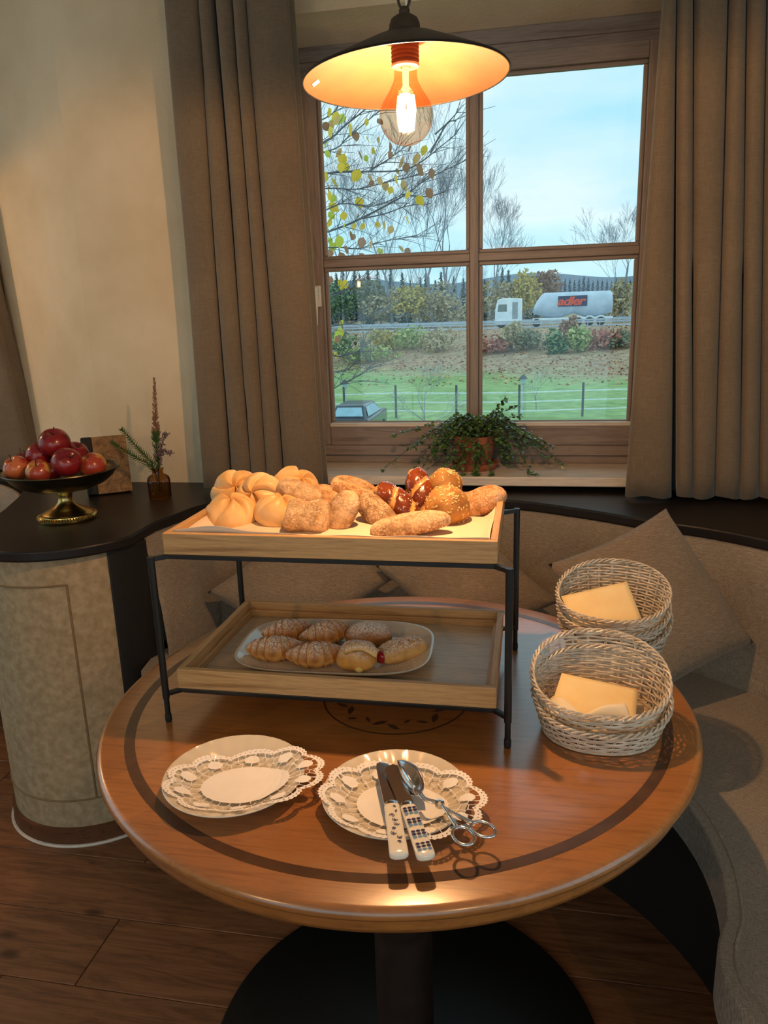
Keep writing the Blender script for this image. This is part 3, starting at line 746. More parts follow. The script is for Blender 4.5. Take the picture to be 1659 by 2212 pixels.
def put(o, px, py, Y, rot, label, cat, group):
    c = at(px, py, Y); o.location = c; o.rotation_euler = tuple(math.radians(a) for a in rot); ROOT[o.name] = c
    return tag(o, label, cat, group)

GOLD, PALE, BROWN = rgb((232, 182, 112)), rgb((244, 216, 168)), rgb((206, 138, 70))
def kaiser(R, H, ph=0.0):
    m = MB(); m.c = []; nt_, nr = 140, 34
    for j in range(nr):
        f = PI * j / (nr - 1)
        for i in range(nt_):
            th = 2 * PI * i / nt_; r = math.sin(f) ** 0.85 if f < PI / 2 else math.sin(f) ** 0.55
            s_ = (5 * th / (2 * PI) + 0.62 * r + ph) % 1.0
            lobe = math.sin(PI * s_ ** 0.62); g = lobe ** 0.45
            top = max(0.0, math.cos(f))
            z = H * math.cos(f) * (0.62 if f > PI / 2 else 1.0)
            if f < PI / 2:
                z = H * top ** 0.9 * (0.46 + 0.54 * g) - 0.16 * H * math.exp(-(r / 0.16) ** 2)
            rr = R * r * (0.93 + 0.07 * g)
            p = Vector((rr * math.cos(th), rr * math.sin(th), z))
            p += p.normalized() * 0.0012 * noise.noise(p * 60) if p.length > 1e-6 else Vector((0, 0, 0))
            m.v.append(p)
            c = mixv(PALE, GOLD, 0.25 + 0.75 * g * max(top, 0.25)); c = mixv(c, BROWN, 0.55 * max(0, g - 0.75) * 4 * top * (0.5 + 0.5 * noise.noise(p * 40)))
            m.c.append(c)
    for j in range(nr - 1):
        for i in range(nt_):
            q = (i + 1) % nt_; m.f.append((j * nt_ + i, (j + 1) * nt_ + i, (j + 1) * nt_ + q, j * nt_ + q))
    return m
KG = 'knotted white rolls on the upper tray'
for k, (px, py, Y, R_, H_, rot_, ph, lb) in enumerate([
        (500, 1114, 1.240, 0.0485, 0.040, (12, 4, 10), 0.0, 'golden knotted roll at the tray corner nearest the fruit bowl counter, lying flat'),
        (512, 1066, 1.345, 0.050, 0.036, (48, -14, 30), 0.4, 'golden knotted roll leaning behind the flat one in the tray corner'),
        (562, 1072, 1.310, 0.046, 0.034, (62, 10, -20), 0.15, 'golden knotted roll propped upright showing its twisted top'),
        (640, 1056, 1.360, 0.049, 0.036, (40, 0, 60), 0.7, 'golden knotted roll behind the grey-crusted rustic roll'),
        (603, 1112, 1.245, 0.045, 0.038, (10, 0, 95), 0.55, 'golden knotted roll beside the square floury roll')]):
    put(kaiser(R_, H_, ph).build('knotted_roll', M['roll'], at=(0, 0, 0), smooth=180), px, py, Y, rot_, lb, 'bread roll', KG)

RB, RL = rgb((168, 126, 82)), rgb((220, 184, 138))
def rustic_disp(seed, amp=0.004, groove=0.0, gw=0.12, cross=False):
    def f(p, d):
        n = noise.noise(p * 28 + Vector((seed, 0, 0))) * amp + noise.noise(p * 80 + Vector((0, seed, 0))) * amp * 0.45
        p = p + d.normalized() * n
        if groove and d.z > -0.6 and cross: p = p - Vector((0, d.y, max(d.z, 0))).normalized() * groove * math.exp(-(d.x / 0.10) ** 2)
        elif groove and d.z > 0: p.z -= groove * math.exp(-(d.y / gw) ** 2) * max(0, 1 - abs(d.x) ** 4)
        return p
    return f
def rustic_col(seed, split=False, base=RB, light=RL):
    def f(p, d):
        c = mixv(base, light, 0.5 + 0.7 * noise.noise(p * 35 + Vector((seed, 3, 0))))
        if d.z < -0.1: c = mixv(c, rgb((140, 84, 40)), 0.6)
        if split and d.z > 0 and abs(d.y) < 0.16 and abs(d.x) < 0.85: c = mixv(c, rgb((240, 204, 150)), 0.9)
        return c
    return f
RG = 'rustic rolls on the upper tray'
for k, (px, py, Y, L, W, H_, e, rot_, gr, sp, lb) in enumerate([
        (645, 1069, 1.295, 0.088, 0.052, 0.046, 2.6, (18, 20, 0), 0.0, False, 'pale rustic roll lying slanted on top of the knotted rolls'),
        (666, 1122, 1.200, 0.074, 0.060, 0.054, 7.0, (38, 0, -3), 0.0055, False, 'square floury roll with a deep crease at the paper edge'),
        (704, 1072, 1.345, 0.085, 0.048, 0.042, 2.4, (26, 6, 10), 0.006, True, 'split rustic roll half hidden behind the egg-shaped crusty roll'),
        (741, 1108, 1.228, 0.084, 0.058, 0.054, 2.3, (24, -58, 20), 0.0, False, 'egg-shaped crusty roll with floury top beside the square one'),
        (768, 1062, 1.355, 0.102, 0.052, 0.048, 2.4, (34, 18, -4), 0.007, True, 'long roll with an open lengthwise split, behind the egg-shaped one'),
        (812, 1108, 1.255, 0.092, 0.050, 0.046, 2.3, (10, 32, -34), 0.003, False, 'floury dark twisted roll leaning on the long floury stick'),
        (887, 1135, 1.185, 0.136, 0.046, 0.042, 2.5, (8, -8, 8), 0.0, False, 'long floury bread stick along the paper edge'),
        (1036, 1088, 1.325, 0.104, 0.054, 0.050, 2.5, (14, -22, 12), 0.003, False, 'large crusty roll with white flour crest at the tray end by the baskets')]):
    sd = k * 3.7
    base, light = (RB, RL)
    if k in (5, 6): base, light = rgb((142, 106, 72)), rgb((196, 160, 120))
    if k in (2, 4, 7): base, light = rgb((188, 128, 74)), rgb((222, 168, 110))
    put(blob(L, W, H_, e, 0.7, rustic_disp(sd, 0.0012 if k == 1 else 0.0022, gr, cross=(k == 1)), rustic_col(sd, sp, base, light), bend=0.006 if k in (0, 5) else 0.0, ez=6.0 if k == 1 else 2.2).build('rustic_roll', M['rustic'], at=(0, 0, 0), smooth=180), px, py, Y, rot_, lb, 'bread roll', RG)

def add_seed(m, p, n, s):
    t = n.orthogonal().normalized(); t.rotate(Matrix.Rotation(rnd.uniform(0, 6.28), 3, n)); b = n.cross(t)
    m.add([p + t * s, p + b * s * 0.5, p - t * s, p - b * s * 0.5, p + n * s * 0.35, p - n * s * 0.3], [(0, 1, 4), (1, 2, 4), (2, 3, 4), (3, 0, 4), (1, 0, 5), (2, 1, 5), (3, 2, 5), (0, 3, 5)])
def seeds_on(root, shape, count, size, mt, rng=(0.0, 1.0), name='seeds', zmin=0.1):
    me = root.data; m = MB(); rr = random.Random(count)
    for _ in range(count * 6):
        v = me.vertices[rr.randrange(len(me.vertices))]; n = v.normal
        if n.z < zmin: continue
        q = v.co + Vector((rr.uniform(-1, 1), rr.uniform(-1, 1), 0)) * 0.0012
        add_seed(m, q + n * size * 0.15, n.copy(), size * rr.uniform(0.7, 1.2)); count -= 1
        if count <= 0: break
    o = m.build(name, mt, root, local=True, smooth=0); o['kind'] = 'stuff'
    return o
LB, LC = rgb((96, 40, 16)), rgb((224, 166, 96))
def pretzel_col(p, d):
    u = p.x / 0.05 + 0.35 * p.y / 0.025
    cut = min(abs(((u + 1.5) % 0.9) - 0.45), 9)
    t = 1 if cut < 0.10 and d.z > -0.1 else 0
    return mixv(mixv(LB, rgb((150, 70, 26)), 0.5 + 0.8 * noise.noise(p * 30)), LC, t)
def pretzel_disp(p, d):
    u = p.x / 0.05 + 0.35 * p.y / 0.025; cut = abs(((u + 1.5) % 0.9) - 0.45)
    if d.z > -0.2: p = p + d.normalized() * (0.004 * min(1, cut / 0.2) - 0.003)
    return p
for (px, py, Y, L, W, rot_, lb) in [(856, 1084, 1.300, 0.104, 0.050, (14, 28, -28), 'glossy brown pretzel stick with pale cuts beside the floury dark roll'),
                                    (909, 1064, 1.345, 0.108, 0.050, (12, 46, -62), 'tall glossy brown pretzel stick with pale cuts, leaning against the seeded rolls')]:
    o = put(blob(L, W, 0.046, 2.3, 0.8, pretzel_disp, pretzel_col, 96, 34).build('pretzel_stick', M['pretzel'], at=(0, 0, 0), smooth=180), px, py, Y, rot_, lb, 'bread roll', 'pretzel sticks on the upper tray')
    seeds_on(o, None, 90, 0.0014, M['salt'], name='salt_grains', zmin=0.3)
SB, SL = rgb((150, 98, 44)), rgb((196, 146, 80))
for (px, py, Y, R_, rot_, n_, lb) in [(966, 1094, 1.270, 0.037, (40, 0, 20), 150, 'round roll crusted with oat flakes, beside the long floury stick'),
                                      (962, 1046, 1.362, 0.030, (20, 20, 0), 90, 'small seeded roll behind the oat-crusted round one')]:
    o = put(blob(R_ * 2.1, R_ * 2, R_ * 1.9, 2.1, 0.85, rustic_disp(9.0, 0.002), rustic_col(4.0, False, SB, SL)).build('seeded_roll', M['seeded'], at=(0, 0, 0), smooth=180), px, py, Y, rot_, lb, 'bread roll', 'seeded rolls on the upper tray')
    seeds_on(o, None, n_, 0.0030, M['seed'], name='oat_flakes', zmin=-0.25)

# ================================================================== PASTRY PLATTER
PZ = ZL + 0.0062
PC = Vector((-0.331, 1.207, 0)); pa = math.radians(2.5)
def platter_pt(s_, a, z, ax=0.174, ay=0.114, e=3.6):
    x = spow(math.cos(a), 2 / e) * ax * s_; y_ = spow(math.sin(a), 2 / e) * ay * s_
    return Vector((PC.x + x * math.cos(pa) - y_ * math.sin(pa), PC.y + x * math.sin(pa) + y_ * math.cos(pa), z))
prof = [(0.0, 0.0045), (0.45, 0.0045), (0.66, 0.0048), (0.76, 0.0075), (0.88, 0.0135), (0.97, 0.0195), (0.995, 0.0215), (1.0, 0.0212), (0.998, 0.0195), (0.95, 0.0145), (0.84, 0.0075), (0.74, 0.002), (0.70, 0.0), (0.0, 0.0)]
pm = MB().grid(len(prof), 120, lambda u, v: platter_pt(prof[round(u * (len(prof) - 1))][0], 2 * PI * v, PZ + prof[round(u * (len(prof) - 1))][1]), cv=True)
plo = tag(pm.build('pastry_platter', M['porcelain'], at=(PC.x, PC.y, PZ), smooth=60), 'white rounded rectangular porcelain platter of pastries on the lower tray', 'platter')
def dusted(name, rough=0.5, amount=(0.44, 0.60)):
    m, nt, b = new_mat(name)
    a = nt.nodes.new('ShaderNodeAttribute'); a.attribute_name = 'Col'; v = coords(nt)
    g = ramp(nt, noise_tex(nt, v, 50.0), [(0.3, (0.75, 0.72, 0.7)), (0.7, (1.15, 1.15, 1.15))])
    c = mixc(nt, 1.0, a.outputs['Color'], g, 'MULTIPLY')
    gm_ = nt.nodes.new('ShaderNodeNewGeometry'); sp = nt.nodes.new('ShaderNodeSeparateXYZ'); nt.links.new(gm_.outputs['Normal'], sp.inputs[0])
    f = noise_tex(nt, v, 330.0, 4.0, 0.7)
    mr = nt.nodes.new('ShaderNodeMapRange'); mr.inputs[1].default_value, mr.inputs[2].default_value = amount; nt.links.new(f, mr.inputs[0])
    up = nt.nodes.new('ShaderNodeMapRange'); up.inputs[1].default_value = 0.2; up.inputs[2].default_value = 0.85; nt.links.new(sp.outputs['Z'], up.inputs[0])
    ml = N(nt, 'ShaderNodeMath', operation='MULTIPLY'); nt.links.new(mr.outputs[0], ml.inputs[0]); nt.links.new(up.outputs[0], ml.inputs[1])
    nt.links.new(mixc(nt, ml.outputs[0], c, rgb((246, 238, 228))), b.inputs['Base Color'])
    b.inputs['Roughness'].default_value = rough; bump(nt, b, noise_tex(nt, v, 140.0, 5.0), 0.3)
    return m
M['pastry'] = dusted('sugar_dusted_pastry')
M['pastry_sugary'] = dusted('heavily_sugared_pastry', 0.6, (0.36, 0.55))
CR_B, CR_L = rgb((170, 98, 40)), rgb((234, 176, 98))
def croissant(L=0.105, R=0.025, bend=0.42, seed=0):
    m = MB(); m.c = []; n, k = 110, 22
    for i in range(n):
        t = -1 + 2 * i / (n - 1); a = t * bend * PI / 2
        rad = L / 2 / max(math.sin(bend * PI / 2), 0.1)
        c = Vector((rad * math.sin(a), rad * (1 - math.cos(a)), 0)); tan = Vector((math.cos(a), math.sin(a), 0)); nrm = Vector((-tan.y, tan.x, 0))
        st_ = abs(t) * 4.6; sw = st_ - math.floor(st_)
        r = R * (max(0.0, math.cos(t * PI / 2)) ** 0.75 * 0.88 + 0.10) * (1.10 - 0.16 * sw)
        if i in (0, n - 1): r = 0.0006
        for j in range(k):
            b = 2 * PI * j / k; nn = nrm * math.cos(b) + Vector((0, 0, 1)) * math.sin(b)
            p = c + nn * r; p.z = p.z * 0.95 if p.z > 0 else p.z * 0.78
            p += nn * 0.0012 * noise.noise(p * 70 + Vector((seed, 0, 0)))
            p.z += R * 0.74
            m.v.append(p)
            m.c.append(mixv(mixv(CR_B, CR_L, sw * 0.8), CR_L, 0.8 if math.sin(b) < -0.1 else 0.25 * noise.noise(p * 50)))
    for i in range(n - 1):
        for j in range(k):
            l = (j + 1) % k; m.f.append((i * k + j, (i + 1) * k + j, (i + 1) * k + l, i * k + l))
    return m
PG = 'pastries on the platter'
FP = PZ + 0.005
for k, (px, py, Y, L, R_, rz, lb) in enumerate([
        (594, 1410, 1.165, 0.104, 0.0255, 12, 'sugar-dusted croissant at the platter corner, showing its broad side'),
        (682, 1425, 1.150, 0.104, 0.0250, 16, 'sugar-dusted croissant between another croissant and the cheese pocket'),
        (622, 1368, 1.245, 0.094, 0.0240, 28, 'sugar-dusted croissant in the back row, by the platter end'),
        (705, 1370, 1.242, 0.098, 0.0245, 38, 'sugar-dusted croissant in the back row, beside the oval pastry')]):
    c = at(px, py, Y)
    o = croissant(L, R_, 0.36, k * 2.0).build('croissant', M['pastry'], at=(0, 0, 0), smooth=60)
    o.location = (c.x, c.y, FP); o.rotation_euler = (0, 0, math.radians(rz)); tag(o, lb, 'croissant', 'croissants on the platter')
def pdisp(seed, a=0.002):
    return lambda p, d: p + d.normalized() * (noise.noise(p * 40 + Vector((seed, 0, 0))) * a)
c = at(796, 1372, 1.255)
o = blob(0.086, 0.056, 0.052, 2.5, 0.5, pdisp(2, 0.003), lambda p, d: mixv(rgb((150, 96, 44)), rgb((206, 152, 86)), 0.5 - d.z)).build('oval_pastry', M['pastry_sugary'], at=(0, 0, 0), smooth=180)
o.location = (c.x, c.y, FP + 0.0125); o.rotation_euler = (0, 0, math.radians(8)); tag(o, 'oval pastry thickly dusted with icing sugar', 'pastry', None)
# cheese pocket
c = at(772, 1425, 1.155)
ck = thing('cheese_pocket', 'folded pastry pocket with pale cheese filling and a strap on top', 'pastry', (c.x, c.y, FP))
bb = blob(0.068, 0.060, 0.056, 3.0, 0.6, pdisp(5, 0.002), lambda p, d: mixv(rgb((226, 166, 84)), rgb((196, 126, 52)), d.z))
for v in bb.v: v.z += 0.0165
bb.build('pastry_case', M['pastry'], ck, local=True, smooth=180)
sb = MB().grid(16, 6, lambda u, v: (lerp(-0.014, 0.040, u), lerp(-0.032, -0.008, v), 0.043 + 0.010 * math.sin(u * PI) - 0.006 * (v - 0.5) ** 2 * 4 - 0.004 * u))
sb.c = [rgb((222, 170, 96))] * len(sb.v); sb.build('pastry_strap', M['pastry'], ck, local=True, solid=0.006, smooth=180)
fi = blob(0.018, 0.012, 0.030, 2.0, 1.0, pdisp(8, 0.003), lambda p, d: rgb((246, 222, 140)))
for v in fi.v: v.x += 0.008; v.y -= 0.024; v.z += 0.016
fi.build('cheese_filling', M['roll'], ck, local=True, smooth=180)
# raspberry roll
c = at(868, 1392, 1.195)
rk = thing('raspberry_roll', 'sugared pastry roll with red raspberry filling at its end', 'pastry', (c.x, c.y, FP), rotz=math.radians(42))
def rr_disp(p, d):
    s_ = abs(((p.x / 0.018) % 1) - 0.5)
    if d.z > 0: p.z -= 0.003 * max(0, 1 - s_ / 0.12)
    return p
rb = blob(0.094, 0.042, 0.040, 3.4, 0.85, rr_disp, lambda p, d: mixv(rgb((228, 176, 104)), rgb((206, 142, 70)), d.z), 72, 28)
for v in rb.v: v.z += 0.0165
rb.build('pastry_case', M['pastry'], rk, local=True, smooth=180)
rf = blob(0.012, 0.032, 0.024, 2.4, 1.0, None, lambda p, d: rgb((150, 14, 34)))
for v in rf.v: v.x -= 0.0465; v.z += 0.017; v.y += 0.001
rf.build('raspberry_filling', M['pretzel'], rk, local=True, smooth=180)
ic = MB(); rs = random.Random(3)
for _ in range(420):
    a = rs.uniform(0, 2 * PI); s_ = rs.uniform(0.1, 0.9) ** 0.7
    if rs.random() < 0.5: a = rs.uniform(-0.6, 0.9)
    zz = 0.0048 if s_ < 0.66 else lerp(0.0048, 0.0185, (s_ - 0.66) / 0.3)
    p = platter_pt(s_, a, PZ + min(zz, 0.017) + 0.0006); h = rs.uniform(0.0004, 0.0009)
    ic.add([p + Vector((h, 0, 0)), p + Vector((-h * .5, h, 0)), p + Vector((-h * .5, -h, 0)), p + Vector((0, 0, h))], [(0, 1, 3), (1, 2, 3), (2, 0, 3)])
io = ic.build('icing_sugar', M['salt'], at=(PC.x, PC.y, PZ + 0.005), smooth=0)
tag(io, 'fine icing sugar scattered over the pastry platter', 'sugar', kind='stuff')

# ================================================================== PLATES, DOILIES, CUTLERY
def plate(c, label):
    pr_ = [(0.0, 0.004), (0.055, 0.004), (0.064, 0.0055), (0.070, 0.0095), (0.085, 0.0165), (0.097, 0.0215), (0.0995, 0.0226), (0.1005, 0.0215), (0.099, 0.0195), (0.086, 0.0125), (0.068, 0.004), (0.062, 0.0), (0.0, 0.0)]
    fn = lambda p, r, a: Vector((p.x, p.y, p.z + TZ + 0.0006 + (0.0008 * math.sin(a * 24) if 0.075 < r < 0.098 else 0)))
    return tag(MB().lathe(pr_, 120, c, fn=fn).build('plate', M['porcelain'], at=(c[0], c[1], TZ), smooth=60), label, 'plate', 'plates on the table')
PL, PR = (-0.403, 0.888), (-0.168, 0.879)
plate(PL, 'white porcelain plate under a doily, holding no cutlery')
plate(PR, 'white porcelain plate under a doily with knives and tongs')
import numpy as np
def doily(center, ang, a, b, plate_c, seed, label, tilt=0.0):
    rs = np.random.RandomState(seed); NX, NY = 330, 250
    x = np.linspace(-a * 1.12, a * 1.12, NX); y_ = np.linspace(-b * 1.15, b * 1.15, NY)
    X, Y = np.meshgrid(x, y_, indexing='ij')
    th = np.arctan2(Y / b, X / a); rho = np.hypot(X / a, Y / b)
    ns = 10; sc = 0.90 + 0.105 * np.abs(np.cos(ns * th / 2 + PI / 2)) ** 0.7
    edge = rho / sc
    pts = []
    for r_, n_ in ((0.615, 30), (0.725, 36), (0.835, 44)):
        for k in range(n_):
            t = 2 * PI * (k + rs.uniform(-0.25, 0.25)) / n_; q = r_ + rs.uniform(-0.022, 0.022)
            pts.append((q * a * math.cos(t), q * b * math.sin(t)))
    pts = np.array(pts); f1 = np.full(X.shape, 9.0); f2 = np.full(X.shape, 9.0)
    for p in pts:
        d = np.hypot(X - p[0], Y - p[1]); n1 = np.minimum(f1, d); f2 = np.minimum(f2, np.maximum(f1, d)); f1 = n1
    hole = (f2 - f1 > 0.0017) & (edge < 0.905) & (rho > 0.545)
    for k in range(ns):
        t = 2 * PI * (k + 0.5) / ns; cx, cy = 0.765 * a * math.cos(t), 0.765 * b * math.sin(t)
        hole &= ~(np.hypot((X - cx) / 0.0115, (Y - cy) / 0.0092) < 1.0)
    for k in range(90):
        t = 2 * PI * k / 90; s_ = 0.955 * (0.90 + 0.105 * abs(math.cos(ns * t / 2 + PI / 2)) ** 0.7)
        hole |= np.hypot(X - s_ * a * math.cos(t), Y - s_ * b * math.sin(t)) < 0.0006
    keep = (edge < 1.0 + 0.008 * np.sin(th * 90)) & ~hole
    ca, sa = math.cos(ang), math.sin(ang)
    WX = center[0] + X * ca - Y * sa; WY = center[1] + X * sa + Y * ca
    rp = np.hypot(WX - plate_c[0], WY - plate_c[1])
    Z = np.interp(rp, [0, 0.055, 0.066, 0.072, 0.0995, 0.13], [0.0078, 0.0082, 0.0110, 0.0148, 0.0255, 0.0265]) + TZ + 0.0006
    Z = Z + 0.0012 * np.sin(th * 5 + seed) * np.clip(rho - 0.6, 0, 1) + tilt * (X / a)
    used = np.zeros((NX, NY), bool); kc = keep[:-1, :-1] & keep[1:, 1:] & keep[1:, :-1] & keep[:-1, 1:]
    used[:-1, :-1] |= kc; used[1:, 1:] |= kc; used[1:, :-1] |= kc; used[:-1, 1:] |= kc
    idx = -np.ones((NX, NY), int); idx[used] = np.arange(used.sum())
    V = np.stack([WX[used] - center[0], WY[used] - center[1], Z[used] - TZ], 1)
    I, J = np.nonzero(kc)
    F = np.stack([idx[I, J], idx[I + 1, J], idx[I + 1, J + 1], idx[I, J + 1]], 1)
    me = bpy.data.meshes.new('doily'); me.from_pydata(V.tolist(), [], F.tolist()); me.update()
    me.polygons.foreach_set('use_smooth', [True] * len(me.polygons))
    o = bpy.data.objects.new('doily', me); COL.objects.link(o); me.materials.append(M['lace'])
    o.location = (center[0], center[1], TZ)
    return tag(o, label, 'doily', 'lace doilies on the plates')
doily((-0.385, 0.882), math.radians(12), 0.116, 0.080, PL, 3, 'oval white lace-paper doily lying on the plate without cutlery')
doily((-0.157, 0.866), math.radians(-9), 0.116, 0.090, PR, 8, 'oval white lace-paper doily under the knives and tongs')

def knife(tip, mid, end, z0, z1, label, pattern, side):
    tip, mid, end = Vector((*tip, z0)), Vector((*mid, lerp(z0, z1, 0.5))), Vector((*end, z1))
    k = thing('knife', label, 'knife', tuple(mid), 'knives on the plate')
    d = (end - mid).normalized(); s_ = d.cross(Vector((0, 0, 1))).normalized(); u = s_.cross(d)
    b = (tip - mid); bl = b.length; bd = b.normalized(); bs = Vector((0, 0, 1)).cross(bd).normalized() * side
    out = [(0.0, -0.0035, 0.0075), (0.004, -0.0085, 0.0095), (0.012, -0.0095, 0.0095), (0.04, -0.0105, 0.0098), (0.07, -0.0112, 0.0102), (bl - 0.012, -0.0110, 0.0100), (bl - 0.004, -0.008, 0.0085), (bl, -0.002, 0.004)]
    up = Vector((0, 0, 1)); m = MB(); V = []
    for (q, lo, hi) in out:
        for w_, zz in ((lo, 0.0), (lo * 0.2 + hi * 0.8, 0.0010), (hi, 0.0012), (hi, -0.0010), (lo * 0.2 + hi * 0.8, -0.0008)):
            V.append(mid + bd * q + bs * w_ + up * (0.004 + zz))
    F = []
    for i in range(len(out) - 1):
        for j in range(5):
            l = (j + 1) % 5; F.append((i * 5 + j, (i + 1) * 5 + j, (i + 1) * 5 + l, i * 5 + l))
    F += [(0, 1, 2, 3, 4), tuple((len(out) - 1) * 5 + j for j in (4, 3, 2, 1, 0))]
    m.add(V, F)
    q = 0.008
    while q < bl - 0.014:
        p = mid + bd * q + bs * -0.0095 + up * 0.004
        m.add([p, p + bd * 0.003, p + bd * 0.0015 - bs * 0.002], [(0, 1, 2)]); q += 0.003
    m.build('blade', M['steel'], k, smooth=30)
    MB().tube([mid - d * 0.006 + u * 0.004, mid - d * 0.003 + u * 0.004, mid + d * 0.001 + u * 0.004, mid + d * 0.004 + u * 0.004], [0.0078, 0.0098, 0.0086, 0.0102], 20, flat=(1, 0.45), up=tuple(u)).build('bolster', M['steel'], k)
    hl_ = (end - mid).length
    ph = [(0.003, 0.0096), (0.006, 0.0102), (hl_ * 0.5, 0.0106), (hl_ - 0.01, 0.0116), (hl_ - 0.004, 0.0113), (hl_ - 0.0012, 0.0085), (hl_, 0.004)]
    ho = MB().grid(len(ph), 28, lambda a_, v: mid + d * ph[round(a_ * (len(ph) - 1))][0] + s_ * spow(math.cos(2 * PI * v), 0.7) * ph[round(a_ * (len(ph) - 1))][1] + u * (0.004 + spow(math.sin(2 * PI * v), 0.7) * ph[round(a_ * (len(ph) - 1))][1] * 0.5), cv=True)
    n_ = len(ho.v); ho.f.append(tuple(range(27, -1, -1))); ho.f.append(tuple(n_ - 28 + i for i in range(28)))
    h_o = ho.build('handle', M['ceramic'], k, smooth=60)
    def dot(q_, w_, r1, r2):
        c_ = mid + d * q_ + s_ * w_ + u * (0.004 + 0.0060)
        return [c_ + d * r1 * math.cos(t * PI / 6) + s_ * r2 * math.sin(t * PI / 6) for t in range(12)]
    dk, lt = MB(), MB()
    if pattern == 'dots':
        for band in range(4):
            for r_ in range(3):
                for w_ in (-0.0062, 0.0, 0.0062):
                    (lt if r_ == 2 else dk).add(dot(0.012 + band * 0.0225 + r_ * 0.0052, w_, 0.0021, 0.0027), [tuple(range(11, -1, -1))])
        lt.build('light_blue_dots', M['light_blue_print'], h_o, smooth=0)
    else:
        rs = random.Random(4)
        for i in range(9):
            q_ = 0.012 + i * 0.0085; w0 = rs.uniform(-0.004, 0.004)
            c_ = mid + d * q_ + s_ * w0 + u * 0.0100; R_ = rs.uniform(0.0018, 0.0036); a0 = rs.uniform(0, 6)
            dk.tube([c_ + d * R_ * math.cos(a0 + t * 0.6) + s_ * R_ * math.sin(a0 + t * 0.6) for t in range(rs.randint(5, 10))], 0.0004, 4)
            dk.tube([c_ + d * R_ * 0.4 * math.cos(a0 + t) + s_ * R_ * 0.4 * math.sin(a0 + t) for t in range(5)], 0.0005, 4)
    dk.build('dark_blue_pattern', M['blue_print'], h_o, smooth=0)
knife((-0.196, 0.931), (-0.1655, 0.837), (-0.139, 0.740), 0.7755, 0.7765, 'bread knife with flower-painted ivory handle on the doily', 'flowers', 1)
knife((-0.182, 0.920), (-0.1445, 0.835), (-0.107, 0.743), 0.7795, 0.7765, 'bread knife with blue dotted ivory handle on the doily', 'dots', -1)

tg = thing('pastry_tongs', 'steel scissor tongs with spoon-shaped jaws beside the knives', 'tongs', (-0.102, 0.842, 0.776))
zt = 0.7845
piv = Vector((-0.103, 0.841, zt)); rear = Vector((-0.134, 0.866, zt)); tipv = Vector((-0.172, 0.928, zt + 0.003))
ax = (tipv - rear); al = ax.length; ax.normalize(); sd = ax.cross(Vector((0, 0, 1))).normalized()
def jaw(sign, tilt_):
    def f(u, v):
        w_ = 0.0155 * (math.sin(PI * (0.06 + 0.94 * u) ** 0.85) ** 0.7 if u < 1 else 0.0) + 0.002 * (1 - u)
        a = (v - 0.5) * PI * 0.92
        side_ = Vector((0, 0, 1)) * math.cos(tilt_) + sd * sign * math.sin(tilt_)
        outv = sd * sign * math.cos(tilt_) - Vector((0, 0, 1)) * math.sin(tilt_)
        return rear + ax * al * u + side_ * w_ * math.sin(a) + outv * (w_ * 0.62 * math.cos(a) + 0.001)
    return MB().grid(26, 16, f).build('jaw', M['steel'], tg, smooth=180, solid=0.0008)
jaw(-1, 0.35); jaw(1, 0.9)
R1, R2 = Vector((-0.068, 0.785, zt - 0.001)), Vector((-0.045, 0.801, zt - 0.001))
def ringp(c_, dirv, L_, W_):
    t = Vector((-dirv.y, dirv.x, 0)); return [c_ + dirv * L_ * math.cos(2 * PI * k / 30) + t * W_ * math.sin(2 * PI * k / 30) for k in range(30)]
d1 = (R1 - piv).normalized(); d2 = (R2 - piv).normalized()
MB().tube(ringp(R1, d1, 0.0165, 0.0125), 0.0020, 10, closed=True).build('finger_ring', M['steel'], tg)
MB().tube(ringp(R2, d2, 0.0165, 0.0125), 0.0020, 10, closed=True).build('finger_ring', M['steel'], tg)
o_ = Vector((0, 0, 0.0012))
MB().tube(catmull([rear + sd * 0.0015, rear - ax * 0.018 + sd * 0.002, piv + o_, lerp(piv, R1, 0.45) + o_, R1 - d1 * 0.0165], 6), [0.0017] * 12 + [0.0019] * 6 + [0.0028] * 6 + [0.0036], 10).build('arm', M['steel'], tg)
MB().tube(catmull([rear - sd * 0.0015, rear - ax * 0.018 - sd * 0.002, piv - o_, lerp(piv, R2, 0.45) - o_, R2 - d2 * 0.0165], 6), [0.0017] * 12 + [0.0019] * 6 + [0.0028] * 6 + [0.0036], 10).build('arm', M['steel'], tg)
MB().lathe([(0.0, zt - 0.004), (0.0058, zt - 0.0035), (0.0064, zt), (0.0058, zt + 0.0035), (0.002, zt + 0.0042), (0.0018, zt + 0.005), (0.0, zt + 0.0052)], 24, (piv.x, piv.y)).build('pivot_screw', M['steel'], tg)

